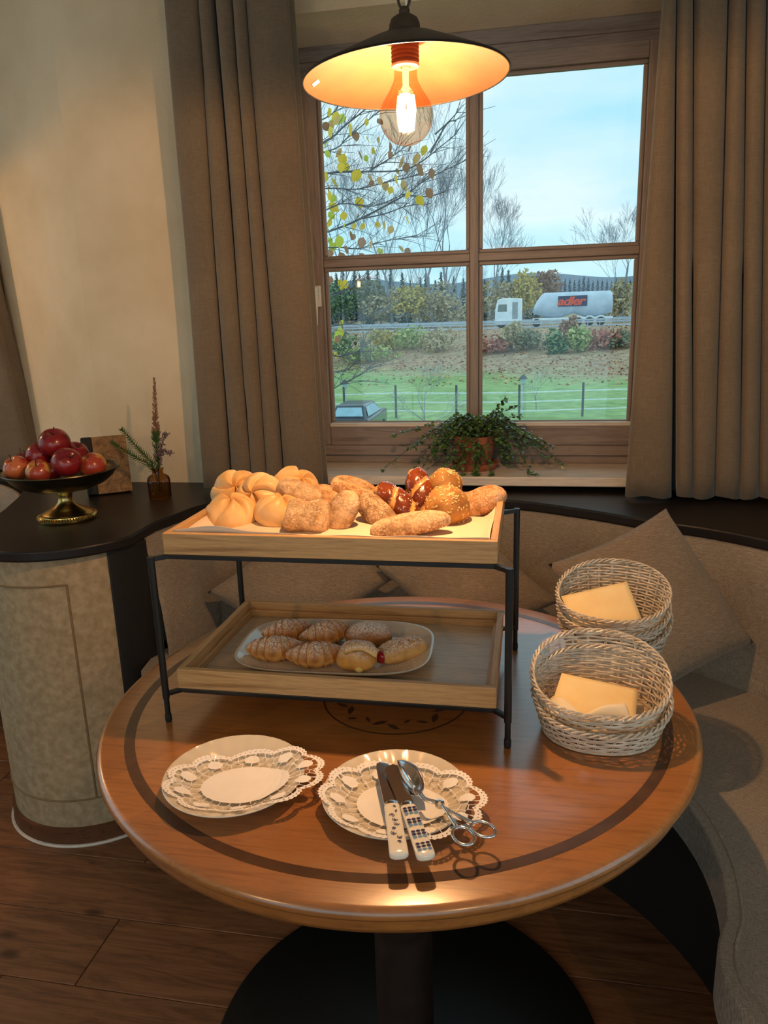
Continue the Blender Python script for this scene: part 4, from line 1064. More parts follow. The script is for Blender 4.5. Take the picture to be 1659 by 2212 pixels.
# ================================================================== BASKETS
def bprof(th, v):
    k = v ** 0.8; a, b = lerp(0.085, 0.1035, k), lerp(0.071, 0.096, k)
    h = 0.042 + 0.056 * ((1 + math.sin(th)) / 2) ** 1.25
    return a, b, v * h
NS, NR = 26, 12
def bpt(th, v, off=0.0):
    a, b, z = bprof(th, v); return Vector(((a + off) * spow(math.cos(th), 0.92), (b + off) * spow(math.sin(th), 0.92), z + 0.002))
def make_basket():
    t = thing('wicker_basket', '', 'basket', (0, 0, 0), 'wicker baskets on the table')
    def rowz(th, z, k): 
        v = z / (bprof(th, 1.0)[2]); return bpt(th, v, 0.0019 * math.cos(NS / 2 * th + k * PI))
    for i in range(7):                                            # rows running right round
        z = 0.0042 + i * 0.0056
        MB().tube([rowz(2 * PI * k / (NS * 4), z, i) for k in range(NS * 4)], 0.0019, 5, closed=True, flat=(0.45, 1.0), up=(0, 0, 1)).build('weaver', M['wicker'], t, local=True, smooth=60)
    i = 7; z = 0.0042 + 7 * 0.0056
    while z < 0.094:                                              # rows of the raised back only
        ok = [th for th in [2 * PI * k / (NS * 4) - PI / 2 for k in range(NS * 4 + 1)] if bprof(th, 1.0)[2] > z + 0.002]
        MB().tube([rowz(th, z, i) for th in ok], 0.0019, 5, flat=(0.45, 1.0), up=(0, 0, 1)).build('weaver', M['wicker'], t, local=True, smooth=60); z += 0.0056; i += 1
    for s_ in range(NS):
        th = 2 * PI * (s_ + 0.0) / NS; m = MB()
        for dth in (-0.011, 0.011): m.tube([bpt(th + dth, v / 5) for v in range(6)], 0.0009, 5)
        m.build('stake', M['wicker'], t, local=True, smooth=60)
    for ph in range(3):
        pts = []
        for k in range(260):
            th = 2 * PI * k / 260; a_ = 17 * th + ph * 2 * PI / 3; q = bpt(th, 1.0, 0.0030 * math.cos(a_)); q.z += 0.0030 * math.sin(a_) + 0.001; pts.append(q)
        MB().tube(pts, 0.0017, 5, closed=True).build('rim_strand', M['wicker'], t, local=True, smooth=60)
    MB().grid(6, 52, lambda u, v: bpt(2 * PI * v, 0.0) * (1 - u) + Vector((0, 0, 0.0022)) * u, cv=True).build('base', M['wicker'], t, local=True, solid=0.002)
    MB().tube([bpt(2 * PI * k / 80, 0.02, 0.001) for k in range(80)], 0.0021, 6, closed=True).build('foot_band', M['wicker'], t, local=True)
    return t
bk = make_basket()
bk.location = (0.119, 1.112, TZ); bk['label'] = 'silvery wicker basket, lower one of the stack beside the plate tongs, standing on the table'
dup(bk, (0.117, 1.118, TZ + 0.026), math.radians(-2), 'silvery wicker basket nested in another, holding two folded napkins')
dup(bk, (0.172, 1.425, TZ), math.radians(-16), 'silvery wicker basket at the bottom of the stack by the linen cushion')
dup(bk, (0.168, 1.422, TZ + 0.027), math.radians(-10), 'silvery wicker basket in the middle of the stack by the linen cushion')
dup(bk, (0.166, 1.420, TZ + 0.054), math.radians(-14), 'silvery wicker basket on top of the stack by the cushion, holding one napkin')
def sheet(name, quad, label, mt, sag=0.004, thick=0.003, group=None):
    a, b, c_, d = [Vector(q) for q in quad]
    m = MB().grid(14, 12, lambda u, v: lerp(lerp(a, b, u), lerp(d, c_, u), v) + Vector((0, 0, sag * math.sin(u * PI) * math.sin(v * PI))))
    o = m.build(name, M[mt], at=tuple((a + b + c_ + d) / 4), smooth=180, solid=thick)
    return tag(o, label, 'napkin', group)
sheet('napkin', [at(1213, 1455, 1.150), at(1378, 1491, 1.150), at(1372, 1560, 1.060), at(1180, 1560, 1.060)], 'large cream paper napkin folded in the basket nested in the front stack', 'napkin', 0.004, 0.003, 'napkins in the baskets')
sheet('napkin', [at(1212, 1289, 1.430), at(1354, 1257, 1.455), at(1392, 1352, 1.365), at(1240, 1352, 1.352)], 'cream paper napkin folded in the top basket by the cushion', 'napkin', 0.003, 0.003, 'napkins in the baskets')
sheet('napkin', [at(1285, 1538, 1.062), at(1350, 1519, 1.070), at(1362, 1550, 1.050), at(1250, 1552, 1.050)], 'small crumpled pale napkin lying on the cream one in the front stack', 'napkin_white', 0.010, 0.004, 'napkins in the baskets')
sheet('napkin', [at(1192, 1512, 1.100), at(1208, 1506, 1.105), at(1262, 1548, 1.052), at(1200, 1546, 1.052)], 'pale napkin corner tucked at the side of the nested basket', 'napkin_white', 0.010, 0.003, 'napkins in the baskets')
sheet('napkin', [at(1290, 1570, 1.040), at(1292, 1570, 1.042), at(1318, 1582, 1.036), at(1272, 1580, 1.036)], 'napkin tip peeping out between the two nested baskets', 'napkin', 0.001, 0.002, 'napkins in the baskets')

# ================================================================== CUSHIONS
def pillow(label, T, R_, B, thick=0.13):
    T, R_, B = Vector(T), Vector(R_), Vector(B); e1 = (R_ - T); e2 = (B - R_); cc = T + (e1 + e2) / 2
    n = e1.cross(e2).normalized()
    if n.y > 0: n = -n
    def f(sgn):
        def g(u, v):
            a, b = 2 * u - 1, 2 * v - 1
            pin = 1 - 0.07 * (1 - a * a) * abs(b) ** 2; pin2 = 1 - 0.07 * (1 - b * b) * abs(a) ** 2
            h = max(0.0, (1 - a ** 2) * (1 - b ** 2)) ** 0.42
            w_ = 0.003 * noise.noise(Vector((a * 3, b * 3, sgn)))
            return cc + e1 * 0.5 * a * pin2 + e2 * 0.5 * b * pin + n * sgn * (thick / 2 * h + w_ * h)
        return g
    m = MB().grid(34, 34, f(1)).grid(34, 34, f(-1))
    o = m.build('cushion', M['cushion'], at=tuple(cc), smooth=180)
    import bmesh
    bm = bmesh.new(); bm.from_mesh(o.data); bmesh.ops.remove_doubles(bm, verts=bm.verts, dist=0.0012); bmesh.ops.recalc_face_normals(bm, faces=bm.faces); bm.to_mesh(o.data); bm.free()
    tag(o, label, 'cushion', 'linen cushions on the bench'); return o
pillow('square linen cushion standing on its corner behind the wicker baskets', (0.349, 1.945, 0.91), (0.545, 1.805, 0.615), (0.25, 1.605, 0.522), 0.12)
pillow('linen cushion leaning on the bench back behind the tray stand, by the black end board', at(665, 1110, 2.12), at(856, 1246, 2.10), at(640, 1420, 1.95), 0.13)
pillow('linen cushion leaning on the bench back behind the stand, by the wicker baskets', at(1000, 1110, 2.14), at(1208, 1300, 2.02), at(1010, 1420, 1.93), 0.12)

# ================================================================== COUNTER: FRUIT BOWL, BOOK, BOTTLE
BC = (-1.325, 1.925)
bw = thing('footed_bowl', 'brass footed bowl with dark bronze basin, heaped with apples', 'bowl', (BC[0], BC[1], ZS))
z = ZS
MB().lathe([(0.0, z), (0.078, z), (0.081, z + 0.004), (0.081, z + 0.009), (0.076, z + 0.014), (0.0755, z + 0.018), (0.071, z + 0.021), (0.0, z + 0.021)], 72, BC,
           fn=lambda p, r, a: Vector((p.x, p.y, p.z))).build('foot', M['brass'], bw)
gd = MB()
for k in range(64):
    a = 2 * PI * k / 64; c_ = Vector((BC[0] + 0.0775 * math.cos(a), BC[1] + 0.0775 * math.sin(a), z + 0.0115)); dd = Vector((math.cos(a), math.sin(a), 0))
    gd.tube([c_ + dd * 0.004 - Vector((0, 0, 0.004)), c_ + dd * 0.004 + Vector((0, 0, 0.001)), c_ - dd * 0.001 + Vector((0, 0, 0.004))], [0.0018, 0.0026, 0.0018], 6)
gd.build('gadroon_border', M['brass'], bw)
MB().lathe([(0.0, z + 0.02), (0.068, z + 0.021), (0.062, z + 0.026), (0.045, z + 0.034), (0.030, z + 0.043), (0.022, z + 0.054), (0.0195, z + 0.064), (0.021, z + 0.074), (0.027, z + 0.084), (0.033, z + 0.088), (0.0, z + 0.09)], 56, BC).build('stem', M['brass'], bw)
RZ = z + 0.148
MB().lathe([(0.0, z + 0.086), (0.045, z + 0.087), (0.085, z + 0.094), (0.118, z + 0.107), (0.140, z + 0.124), (0.150, z + 0.139), (0.155, RZ - 0.002), (0.163, RZ), (0.162, RZ + 0.003), (0.157, RZ + 0.002), (0.146, z + 0.140), (0.136, z + 0.126), (0.115, z + 0.111), (0.083, z + 0.098), (0.045, z + 0.091), (0.0, z + 0.09)], 96, BC).build('basin', M['dark_brass'], bw)

def apple_mat(name, base, streak, lo, hi, blush=None):
    m, nt, b = new_mat(name); v = coords(nt, (9, 9, 1.5))
    f = noise_tex(nt, v, 9.0, 5.0, 0.7); big = noise_tex(nt, coords(nt), 14.0, 2.0)
    ml = nt.nodes.new('ShaderNodeMath'); ml.operation = 'ADD'; nt.links.new(f, ml.inputs[0]); nt.links.new(big, ml.inputs[1])
    c = ramp(nt, ml.outputs[0], [(lo, base), (hi, streak)])
    nt.links.new(c, b.inputs['Base Color']); b.inputs['Roughness'].default_value = 0.25; b.inputs['Coat Weight'].default_value = 0.3; b.inputs['Coat Roughness'].default_value = 0.15
    return m
AM = {'dark': apple_mat('dark_red_apple', rgb((92, 12, 24)), rgb((136, 26, 30)), 0.85, 1.25), 'red': apple_mat('red_orange_apple', rgb((164, 46, 36)), rgb((206, 112, 66)), 0.85, 1.25),
      'yellow': apple_mat('yellow_red_apple', rgb((206, 146, 70)), rgb((172, 66, 44)), 0.9, 1.2)}
def apple(px, py, D, R_, kind, rot_, label):
    c_ = CAM + (AX_R * ((px - 829.5) / FPX) + AX_D * ((py - 1106.0) / FPX) + AX_F) * D
    pr_ = []
    for i in range(25):
        t = PI * i / 24; r = R_ * math.sin(t) * (1.0 + 0.05 * math.cos(t)); zz = R_ * 0.93 * math.cos(t)
        zz -= R_ * 0.30 * math.exp(-(r / (R_ * 0.24)) ** 2) * (1 if t < PI / 2 else 0); zz += R_ * 0.18 * math.exp(-(r / (R_ * 0.25)) ** 2) * (0 if t < PI / 2 else 1)
        pr_.append((max(r, 0.0), zz))
    o = MB().lathe(pr_[::-1], 40, (0, 0), fn=lambda p, r, a: Vector((p.x * (1 + 0.02 * math.sin(5 * a)), p.y * (1 + 0.02 * math.sin(5 * a)), p.z))).build('apple', AM[kind], at=(0, 0, 0), smooth=180)
    o.location = c_; o.rotation_euler = tuple(math.radians(a) for a in rot_); tag(o, label, 'apple', 'apples in the bowl')
    MB().tube([(0, 0, R_ * 0.60), (0.002, 0, R_ * 0.85), (0.007, 0.002, R_ * 1.28)], [0.0014, 0.0011, 0.0016], 6).build('apple_stem', M['vine_stem'], o, local=True)
for a in [(118, 957, 2.13, 0.0435, 'dark', (24, 14, 0), 'large dark red apple crowning the heap'),
          (86, 985, 2.15, 0.040, 'dark', (0, -78, 10), 'dark red apple on its side, stalk pointing to the far curtain'),
          (163, 982, 2.19, 0.039, 'dark', (10, 30, 0), 'dark red apple behind the heap, by the old book'),
          (144, 999, 2.075, 0.041, 'dark', (20, 50, 0), 'plum-red apple resting low against the bowl rim'),
          (36, 1011, 2.11, 0.036, 'red', (30, -10, 0), 'streaked orange-red apple with upright stalk by the bowl rim'),
          (55, 1000, 2.20, 0.036, 'dark', (0, -20, 40), 'dark apple tucked behind the streaked orange-red one'),
          (84, 1019, 2.075, 0.035, 'yellow', (34, 8, 0), 'yellow-red apple half sunk at the front rim of the bowl'),
          (200, 1006, 2.13, 0.039, 'yellow', (24, -16, 0), 'yellow apple with red streaks at the end by the book'),
          (113, 1016, 2.10, 0.030, 'dark', (0, 0, 0), 'dark apple in the gap under the heap')]:
    apple(*a)

# old book leaning on the wall
bp = Vector((-1.425, 2.198, ZS)); bq = Vector((-1.312, 2.278, ZS)); bx = (bq - bp).normalized(); by = Vector((-bx.y, bx.x, 0)); bz = (Vector((0, 0, 1)) * math.cos(0.20) + by * math.sin(0.20)).normalized()
bn = bx.cross(bz) * -1
bk2 = thing('old_book', 'old marbled book with black cloth spine, standing against the wall', 'book', tuple(bp))
def slab(u0, u1, v0, v1, w0, w1):
    P_ = lambda u, v, w_: bp + bx * u + bz * v + bn * w_
    m = MB(); c_ = [P_(u, v, w_) for w_ in (w0, w1) for v in (v0, v1) for u in (u0, u1)]
    return m.add(c_, [(0, 1, 3, 2), (5, 4, 6, 7), (0, 4, 5, 1), (2, 3, 7, 6), (0, 2, 6, 4), (1, 5, 7, 3)])
slab(0.032, 0.140, 0.006, 0.196, 0.0, 0.003).build('front_cover', M['marbled'], bk2, smooth=0)
slab(0.004, 0.140, 0.006, 0.196, 0.025, 0.028).build('back_cover', M['marbled'], bk2, smooth=0)
slab(0.006, 0.136, 0.010, 0.191, 0.003, 0.025).build('page_block', M['pages'], bk2, smooth=0)
slab(-0.002, 0.032, 0.005, 0.197, -0.0008, 0.0288).build('spine', M['cloth_black'], bk2, smooth=0, bevel=0.004)

# ribbed bottle with sprigs
VC = (-1.168, 2.196)
vb = thing('ribbed_bottle', 'small ribbed amber glass bottle on the black counter', 'bottle', (VC[0], VC[1], ZS))
MB().lathe([(0.0, ZS + 0.001), (0.030, ZS + 0.001), (0.034, ZS + 0.004), (0.0345, ZS + 0.060), (0.032, ZS + 0.070), (0.024, ZS + 0.077), (0.0175, ZS + 0.081), (0.0165, ZS + 0.092), (0.020, ZS + 0.097), (0.020, ZS + 0.1), (0.0165, ZS + 0.1)], 96, VC,
           fn=lambda p, r, a: Vector((VC[0] + (p.x - VC[0]) * (1 + (0.065 * math.cos(22 * a) if r > 0.022 else 0)), VC[1] + (p.y - VC[1]) * (1 + (0.065 * math.cos(22 * a) if r > 0.022 else 0)), p.z))).build('glass', M['amber_glass'], vb, smooth=60)
def sprig(label, name, pts, fn):
    s_ = thing(name, label, 'sprig', (VC[0], VC[1], ZS + 0.02)); path = catmull(pts, 10)
    MB().tube(path, 0.0011, 6).build('stem', M['vine_stem'], s_); fn(s_, path); return s_
V0 = Vector((VC[0], VC[1], ZS + 0.02))
def plume(s_, path):
    m, g, h = MB(), MB(), MB(); rs = random.Random(9); n = len(path)
    for i in range(n // 4, n):
        t = (i - n / 4) / (n * 0.75)
        for k in range(11):
            p = lerp(path[i - 1], path[i], rs.random())
            a = rs.uniform(0, 2 * PI); L = 0.030 * (1 - t) ** 0.8 * (0.5 + t if t < 0.3 else 1) + 0.004; d = Vector((math.cos(a), math.sin(a), 1.5)).normalized()
            tgt = m if t > 0.42 else g
            tgt.tube([p, p + d * L * 0.6, p + d * L + Vector((0, 0, -0.1 * L))], [0.0011, 0.0019, 0.0005], 4)
            if t < 0.5 and rs.random() < 0.45:
                q = p + d * L; h.add([q + Vector(v_) * 0.0028 for v_ in ((1, 0, 0), (0, 1, 0), (-1, 0, 0), (0, -1, 0), (0, 0, 1.2), (0, 0, -1.2))], [(0, 1, 4), (1, 2, 4), (2, 3, 4), (3, 0, 4), (1, 0, 5), (2, 1, 5), (3, 2, 5), (0, 3, 5)])
    m.build('plume', M['dry_grass'], s_); g.build('green_needles', M['fern'], s_); h.build('blossoms', M['heather'], s_)
sprig('tall dried plume with heather blossoms in the ribbed bottle', 'dried_plume', [V0, V0 + Vector((0.004, 0, 0.12)), V0 + Vector((0.010, 0.0, 0.22)), V0 + Vector((0.022, 0, 0.365))], plume)
def frond(s_, path):
    m = MB(); n = len(path)
    for i in range(8, n):
        t = i / n; p = path[i]; tg_ = (path[min(i + 1, n - 1)] - path[i - 1]).normalized()
        for k in range(5):
            a = k * 2 * PI / 5 + i; o1 = tg_.orthogonal().normalized(); o1.rotate(Matrix.Rotation(a, 3, tg_)); L = 0.019 * (1.1 - 0.5 * t)
            m.tube([p, p + (o1 + tg_ * 0.7).normalized() * L], [0.0017, 0.0005], 4)
    m.build('needles', M['fern'], s_)
sprig('green needle sprig leaning over the book from the ribbed bottle', 'needle_sprig', [V0, V0 + Vector((-0.015, 0, 0.09)), V0 + Vector((-0.06, 0, 0.145)), V0 + Vector((-0.108, 0.0, 0.205))], frond)
sprig('lower green needle sprig pointing to the book from the ribbed bottle', 'needle_sprig', [V0, V0 + Vector((-0.012, -0.005, 0.08)), V0 + Vector((-0.07, -0.02, 0.125)), V0 + Vector((-0.128, -0.03, 0.168))], frond)
def heath(s_, path):
    h, g = MB(), MB(); rs = random.Random(2)
    for p in path[10:]:
        for k in range(5):
            d = Vector((rs.uniform(-1, 1), rs.uniform(-1, 1), rs.uniform(-0.4, 1))).normalized(); L = rs.uniform(0.005, 0.014)
            g.tube([p, p + d * L], [0.0007, 0.0004], 4); q = p + d * L
            if rs.random() < 0.7: h.add([q + Vector(v_) * 0.0030 for v_ in ((1, 0, 0), (0, 1, 0), (-1, 0, 0), (0, -1, 0), (0, 0, 1.2), (0, 0, -1.2))], [(0, 1, 4), (1, 2, 4), (2, 3, 4), (3, 0, 4), (1, 0, 5), (2, 1, 5), (3, 2, 5), (0, 3, 5)])
    h.build('blossoms', M['heather'], s_); g.build('needles', M['fern'], s_)
sprig('short mauve heather sprig drooping from the ribbed bottle towards the curtain', 'heather_sprig', [V0, V0 + Vector((0.006, 0, 0.09)), V0 + Vector((0.026, -0.004, 0.135)), V0 + Vector((0.052, -0.006, 0.125))], heath)
sprig('upright mauve heather sprig between the plume and the curtain', 'heather_sprig', [V0, V0 + Vector((0.004, 0, 0.09)), V0 + Vector((0.022, 0.0, 0.15)), V0 + Vector((0.040, 0.0, 0.19))], heath)

# ================================================================== POTTED VINE ON THE SILL
QC = (-0.172, 2.497); QZ = 0.902
pot = thing('potted_vine', 'trailing small-leaved vine in a terracotta pot on the window sill', 'potted plant', (QC[0], QC[1], QZ))
po = MB().lathe([(0.0, QZ + 0.008), (0.050, QZ + 0.008), (0.053, QZ + 0.012), (0.066, QZ + 0.088), (0.071, QZ + 0.090), (0.073, QZ + 0.112), (0.069, QZ + 0.114), (0.066, QZ + 0.100), (0.0, QZ + 0.098)], 56, QC).build('pot', M['terracotta'], pot)
MB().lathe([(0.0, QZ + 0.099), (0.066, QZ + 0.102)], 32, QC).build('soil', M['soil'], pot)
sc_ = tag(MB().lathe([(0.0, QZ), (0.066, QZ), (0.070, QZ + 0.004), (0.078, QZ + 0.020), (0.079, QZ + 0.024), (0.075, QZ + 0.023), (0.067, QZ + 0.0075), (0.0, QZ + 0.007)], 56, QC).build('pot_saucer', M['terracotta'], at=(QC[0], QC[1], QZ)), 'terracotta saucer under the vine pot on the sill', 'saucer')
vr = random.Random(21)
LEAF = [(0.0, 0), (0.25, 0.42), (0.6, 0.46), (0.9, 0.22), (1.0, 0.0), (0.9, -0.22), (0.6, -0.46), (0.25, -0.42)]
def leaf(m, p, d, nrm, L):
    d = d.normalized(); s_ = d.cross(nrm)
    if s_.length < 1e-4: s_ = d.orthogonal()
    s_.normalize(); n = s_.cross(d)
    m.add([p + d * a * L + s_ * b * L + n * (0.10 * L * (b * b * 4) - 0.12 * a * a * L) for a, b in LEAF], [tuple(range(8))])
Q = Vector((QC[0], QC[1], QZ + 0.108))
targets = []
for k in range(40):                                 # spilling left, right and towards the room
    a = vr.choice([vr.uniform(150, 215), vr.uniform(-35, 25), vr.uniform(225, 315), vr.uniform(-40, 20)])
    r = vr.uniform(0.09, 0.235) if not 225 < a < 315 else vr.uniform(0.07, 0.125)
    drop = vr.uniform(-0.095, 0.01) if not 225 < a < 315 else vr.uniform(-0.13, -0.05)
    targets.append((r * math.cos(math.radians(a)), max(-0.135, min(0.05, r * math.sin(math.radians(a)))), drop))
targets += [(-0.30, -0.08, -0.10), (-0.27, -0.05, 0.01), (-0.17, -0.10, -0.10), (0.24, -0.09, -0.06), (0.29, -0.07, -0.085), (0.20, -0.12, -0.145), (0.255, -0.05, -0.03),
            (0.135, -0.02, 0.10), (0.10, 0.0, 0.12), (0.15, -0.03, 0.07), (0.05, 0.01, 0.06), (-0.05, 0.0, 0.06), (-0.02, -0.02, 0.075), (0.02, -0.13, -0.14), (-0.03, -0.13, -0.12), (0.06, -0.135, -0.15), (-0.10, -0.12, -0.10)]
for (dx, dy, dz) in targets:
    e = Q + Vector((dx, dy, dz)); e.y = min(e.y, 2.565)
    s_ = Q + Vector((vr.uniform(-0.045, 0.045), vr.uniform(-0.04, 0.03), -0.008))
    up = 0.045 + 0.03 * vr.random() if dz < 0.05 else 0.03
    mid1 = lerp(s_, e, 0.33) + Vector((0, 0, up + max(0, -dz) * 0.35)); mid2 = lerp(s_, e, 0.72) + Vector((vr.uniform(-.01, .01), 0, up * 0.5 + max(0, -dz) * 0.25))
    path = catmull([s_, mid1, mid2, e], 9)
    for p in path:
        if p.y > 2.354 and p.z < QZ + 0.004: p.z = QZ + 0.004
        if p.z < ZS + 0.004: p.z = ZS + 0.004
    vn = MB().tube(path, [lerp(0.0011, 0.0006, i / len(path)) for i in range(len(path))], 5).build('vine_stem', M['vine_stem'], pot)
    lm_ = MB()
    for i in range(2, len(path)):
        for k in range(2):
            if vr.random() < 0.12: continue
            t = (path[i] - path[i - 1]).normalized(); q = lerp(path[i - 1], path[i], vr.random())
            dr = (Vector((vr.uniform(-1, 1), vr.uniform(-1, 1), vr.uniform(-0.5, 0.6))) + t * 0.4).normalized()
            leaf(lm_, q + dr * 0.002, dr, Vector((vr.uniform(-.6, .6), vr.uniform(-.9, .3), 1)).normalized(), vr.uniform(0.009, 0.0145))
    lm_.build('vine_leaves', M['vine_leaf'], vn, smooth=0)['kind'] = 'stuff'

# ================================================================== PENDANT LAMPS
BULB = (-0.183, 1.200)
WARM = (1.0, 0.68, 0.36)
def pendant(label, c, watts):
    x, y_ = c
    t = thing('pendant_lamp', label, 'lamp', (x, y_, 1.64), 'pendant lamps')
    sh = [(0.150, 1.7305), (0.1505, 1.7325), (0.149, 1.734), (0.100, 1.7575), (0.055, 1.7785), (0.030, 1.788), (0.0, 1.789)]
    tl = lambda p, r, a: Vector((p.x, p.y, p.z + (p.x - c[0]) * 0.035))
    sh_in = [(0.1488, 1.7305), (0.099, 1.7548), (0.055, 1.7755), (0.030, 1.785), (0.0, 1.786)]
    so = MB().lathe(sh, 96, c, fn=tl, cap=False).build('shade', M['old_metal'], t, smooth=60)
    MB().lathe(sh_in, 96, c, fn=tl, cap=False).build('shade_lining', M['shade_inside'], so, smooth=60)
    MB().tube([(x + 0.1498 * math.cos(2 * PI * k / 96), y_ + 0.1498 * math.sin(2 * PI * k / 96), 1.731 + 0.1498 * math.cos(2 * PI * k / 96) * 0.035) for k in range(96)], 0.0016, 6, closed=True).build('rolled_rim', M['black_metal'], so)
    zi = lambda u, v: 1.7305 + (0.1488 - math.hypot(u, v)) * 0.488 + u * 0.035 - 0.0012
    MB().add([Vector((x + u, y_ + v, zi(u, v))) for u, v in ((-0.136, -0.018), (-0.126, -0.020), (-0.127, -0.007), (-0.137, -0.005))], [(3, 2, 1, 0)]).build('sticker', M['sticker'], so, smooth=0)
    MB().lathe([(0.034, 1.785), (0.033, 1.7815), (0.026, 1.780), (0.022, 1.7795), (0.0, 1.7795)], 40, c).build('socket_plate', M['brass'], t)
    sk = []
    zz = 1.779
    while zz > 1.746: sk += [(0.0195, zz), (0.0205, zz - 0.0025), (0.0195, zz - 0.005)]; zz -= 0.0055
    MB().lathe([(0.0, 1.78)] + sk + [(0.018, zz), (0.0, zz)], 40, c).build('socket', M['shade_inside'], t)
    MB().lathe([(0.029, 1.7865), (0.0275, 1.7905), (0.0225, 1.7925), (0.0220, 1.801), (0.0190, 1.808), (0.012, 1.8125), (0.0075, 1.8135), (0.0078, 1.819), (0.006, 1.823), (0.0, 1.824)], 40, c).build('cap', M['old_metal'], t)
    zz = 1.837; k = 0
    while zz < CZ - 0.03:
        lk = []
        for i in range(18):
            a = 2 * PI * i / 18; u = 0.0088 * math.cos(a); v = 0.017 * math.sin(a)
            lk.append((x + (u if k % 2 == 0 else 0), y_ + (0 if k % 2 == 0 else u), zz + v))
        MB().tube(lk, 0.0021, 6, closed=True).build('chain_link', M['old_metal'], t); zz += 0.0285; k += 1
    MB().tube([(x + 0.003, y_ + 0.003, 1.822), (x + 0.004, y_ - 0.003, 2.2), (x + 0.003, y_ + 0.003, CZ - 0.01)], 0.0022, 6).build('cable', M['sticker'], t)
    MB().lathe([(0.0, CZ - 0.03), (0.045, CZ - 0.028), (0.05, CZ), (0.0, CZ)], 32, c).build('ceiling_rose', M['old_metal'], t)
    gl = [(0.0165, 1.7475), (0.0165, 1.735), (0.018, 1.727), (0.024, 1.716)]
    for i in range(1, 19):
        a = math.radians(lerp(46, -90, i / 18)); gl.append((max(0.0395 * math.cos(a), 0.0), 1.681 + 0.0395 * math.sin(a)))
    bo = MB().lathe(gl, 64, c, cap=False).build('bulb', M['bulb_glass'], t, smooth=180)
    MB().lathe([(0.0, 1.7465), (0.005, 1.746), (0.0045, 1.722), (0.007, 1.718), (0.004, 1.714), (0.0, 1.713)], 20, c).build('bulb_stem', emit('glowing_stem', (1.0, 0.70, 0.30), 3.0), bo)
    fm = MB()
    for k in range(6):
        a = 2 * PI * k / 6
        fm.tube([(x + 0.009 * math.cos(a), y_ + 0.009 * math.sin(a), 1.709), (x + 0.0115 * math.cos(a), y_ + 0.0115 * math.sin(a), 1.69), (x + 0.008 * math.cos(a), y_ + 0.008 * math.sin(a), 1.662)], 0.0034, 8)
    fm.build('filament', emit('glowing_filament', (1.0, 0.78, 0.42), 22.0), bo)
    d = bpy.data.lights.new('bulb_light', 'POINT'); d.energy = watts; d.color = WARM; d.shadow_soft_size = 0.012
    lo = bpy.data.objects.new('bulb_light', d); lo.location = (0, 0, 1.685 - 1.64); COL.objects.link(lo); lo.parent = t
    return t
pendant('pendant lamp with flat brown shade and glowing amber bulb over the round table', BULB, 112.0)
pendant('pendant lamp with flat brown shade over the table of the next bay', (-2.60, 2.05), 52.0)
pendant('added unseen pendant lamp with flat brown shade, warm fill from opposite the window', (-1.35, -0.9), 85.0)  # this and the next pendant are unseen, added as warm front fill
pendant('added unseen pendant lamp with flat brown shade, warm fill by the added side window', (0.85, -0.9), 80.0)

# ================================================================== OUTSIDE THE WINDOW
G = -3.3
def hgt(x, y_):
    e0 = 66.0 - 0.55 * x
    e0 = min(max(e0, 58), 80); e1 = 96.0
    if y_ <= e0: return G + 0.02 * noise.noise(Vector((x * 0.2, y_ * 0.2, 0)))
    if y_ < e1:
        t = (y_ - e0) / (e1 - e0); return G + (0.05 - G) * (t * t * (3 - 2 * t)) + 0.18 * noise.noise(Vector((x * 0.3, y_ * 0.3, 0))) * math.sin(PI * t)
    if y_ < 114: return 0.05
    return 0.05 + 0.06 * (y_ - 114)
LAWN, LAWN2, LIT, LIT2 = rgb((148, 178, 116)), rgb((172, 194, 134)), rgb((176, 148, 124)), rgb((196, 172, 142))
gr = MB(); gr.c = []
nx, ny = 90, 130
for i in range(nx):
    for j in range(ny):
        x, y_ = lerp(-60, 45, i / (nx - 1)), 3.2 + 150 * (j / (ny - 1)) ** 1.25
        gr.v.append(Vector((x, y_, hgt(x, y_))))
        e0 = min(max(66.0 - 0.55 * x, 58), 80); n = noise.noise(Vector((x * 0.15, y_ * 0.12, 2)))
        c = mixv(LAWN, LAWN2, 0.5 + n); t = (y_ - e0 + 8 + 6 * n) / 12
        c = mixv(c, mixv(LIT, LIT2, 0.5 + 0.8 * noise.noise(Vector((x * 0.6, y_ * 0.5, 5)))), t)
        gr.c.append(c)
for i in range(nx - 1):
    for j in range(ny - 1): gr.f.append((i * ny + j, (i + 1) * ny + j, (i + 1) * ny + j + 1, i * ny + j + 1))
structure(gr.build('ground', col_mat('lawn_and_leaf_litter', 0.95, 0.3, 1.4, 0.0, spec=0.1), smooth=180))
structure(MB().box(-70, 60, 98, 113, 0.02, 0.10).build('road', plain('asphalt', rgb((168, 172, 178)), 0.9, nscale=0.6)))
lit = MB(); lr = random.Random(8); lit.c = []
for _ in range(5200):
    y_ = lr.uniform(54, 96); x = lr.uniform(-0.32, 0.135) * y_ ; s_ = lr.uniform(0.07, 0.16)
    if y_ < 66 - 0.5 * x and lr.random() < 0.75: continue
    z = hgt(x, y_) + 0.05; a = lr.uniform(0, 6.28); c_ = Vector((x, y_, z)); u = Vector((math.cos(a), math.sin(a), lr.uniform(-.3, .3))) * s_; v = Vector((-math.sin(a), math.cos(a), lr.uniform(0, 1.0))) * s_ * 0.7
    lit.add([c_ - u, c_ - v, c_ + u, c_ + v], [(0, 1, 2, 3)]); cc_ = lr.choice([rgb((214, 168, 130)), rgb((184, 112, 84)), rgb((226, 192, 150)), rgb((150, 104, 84)), rgb((204, 130, 96))]); lit.c += [cc_] * 4
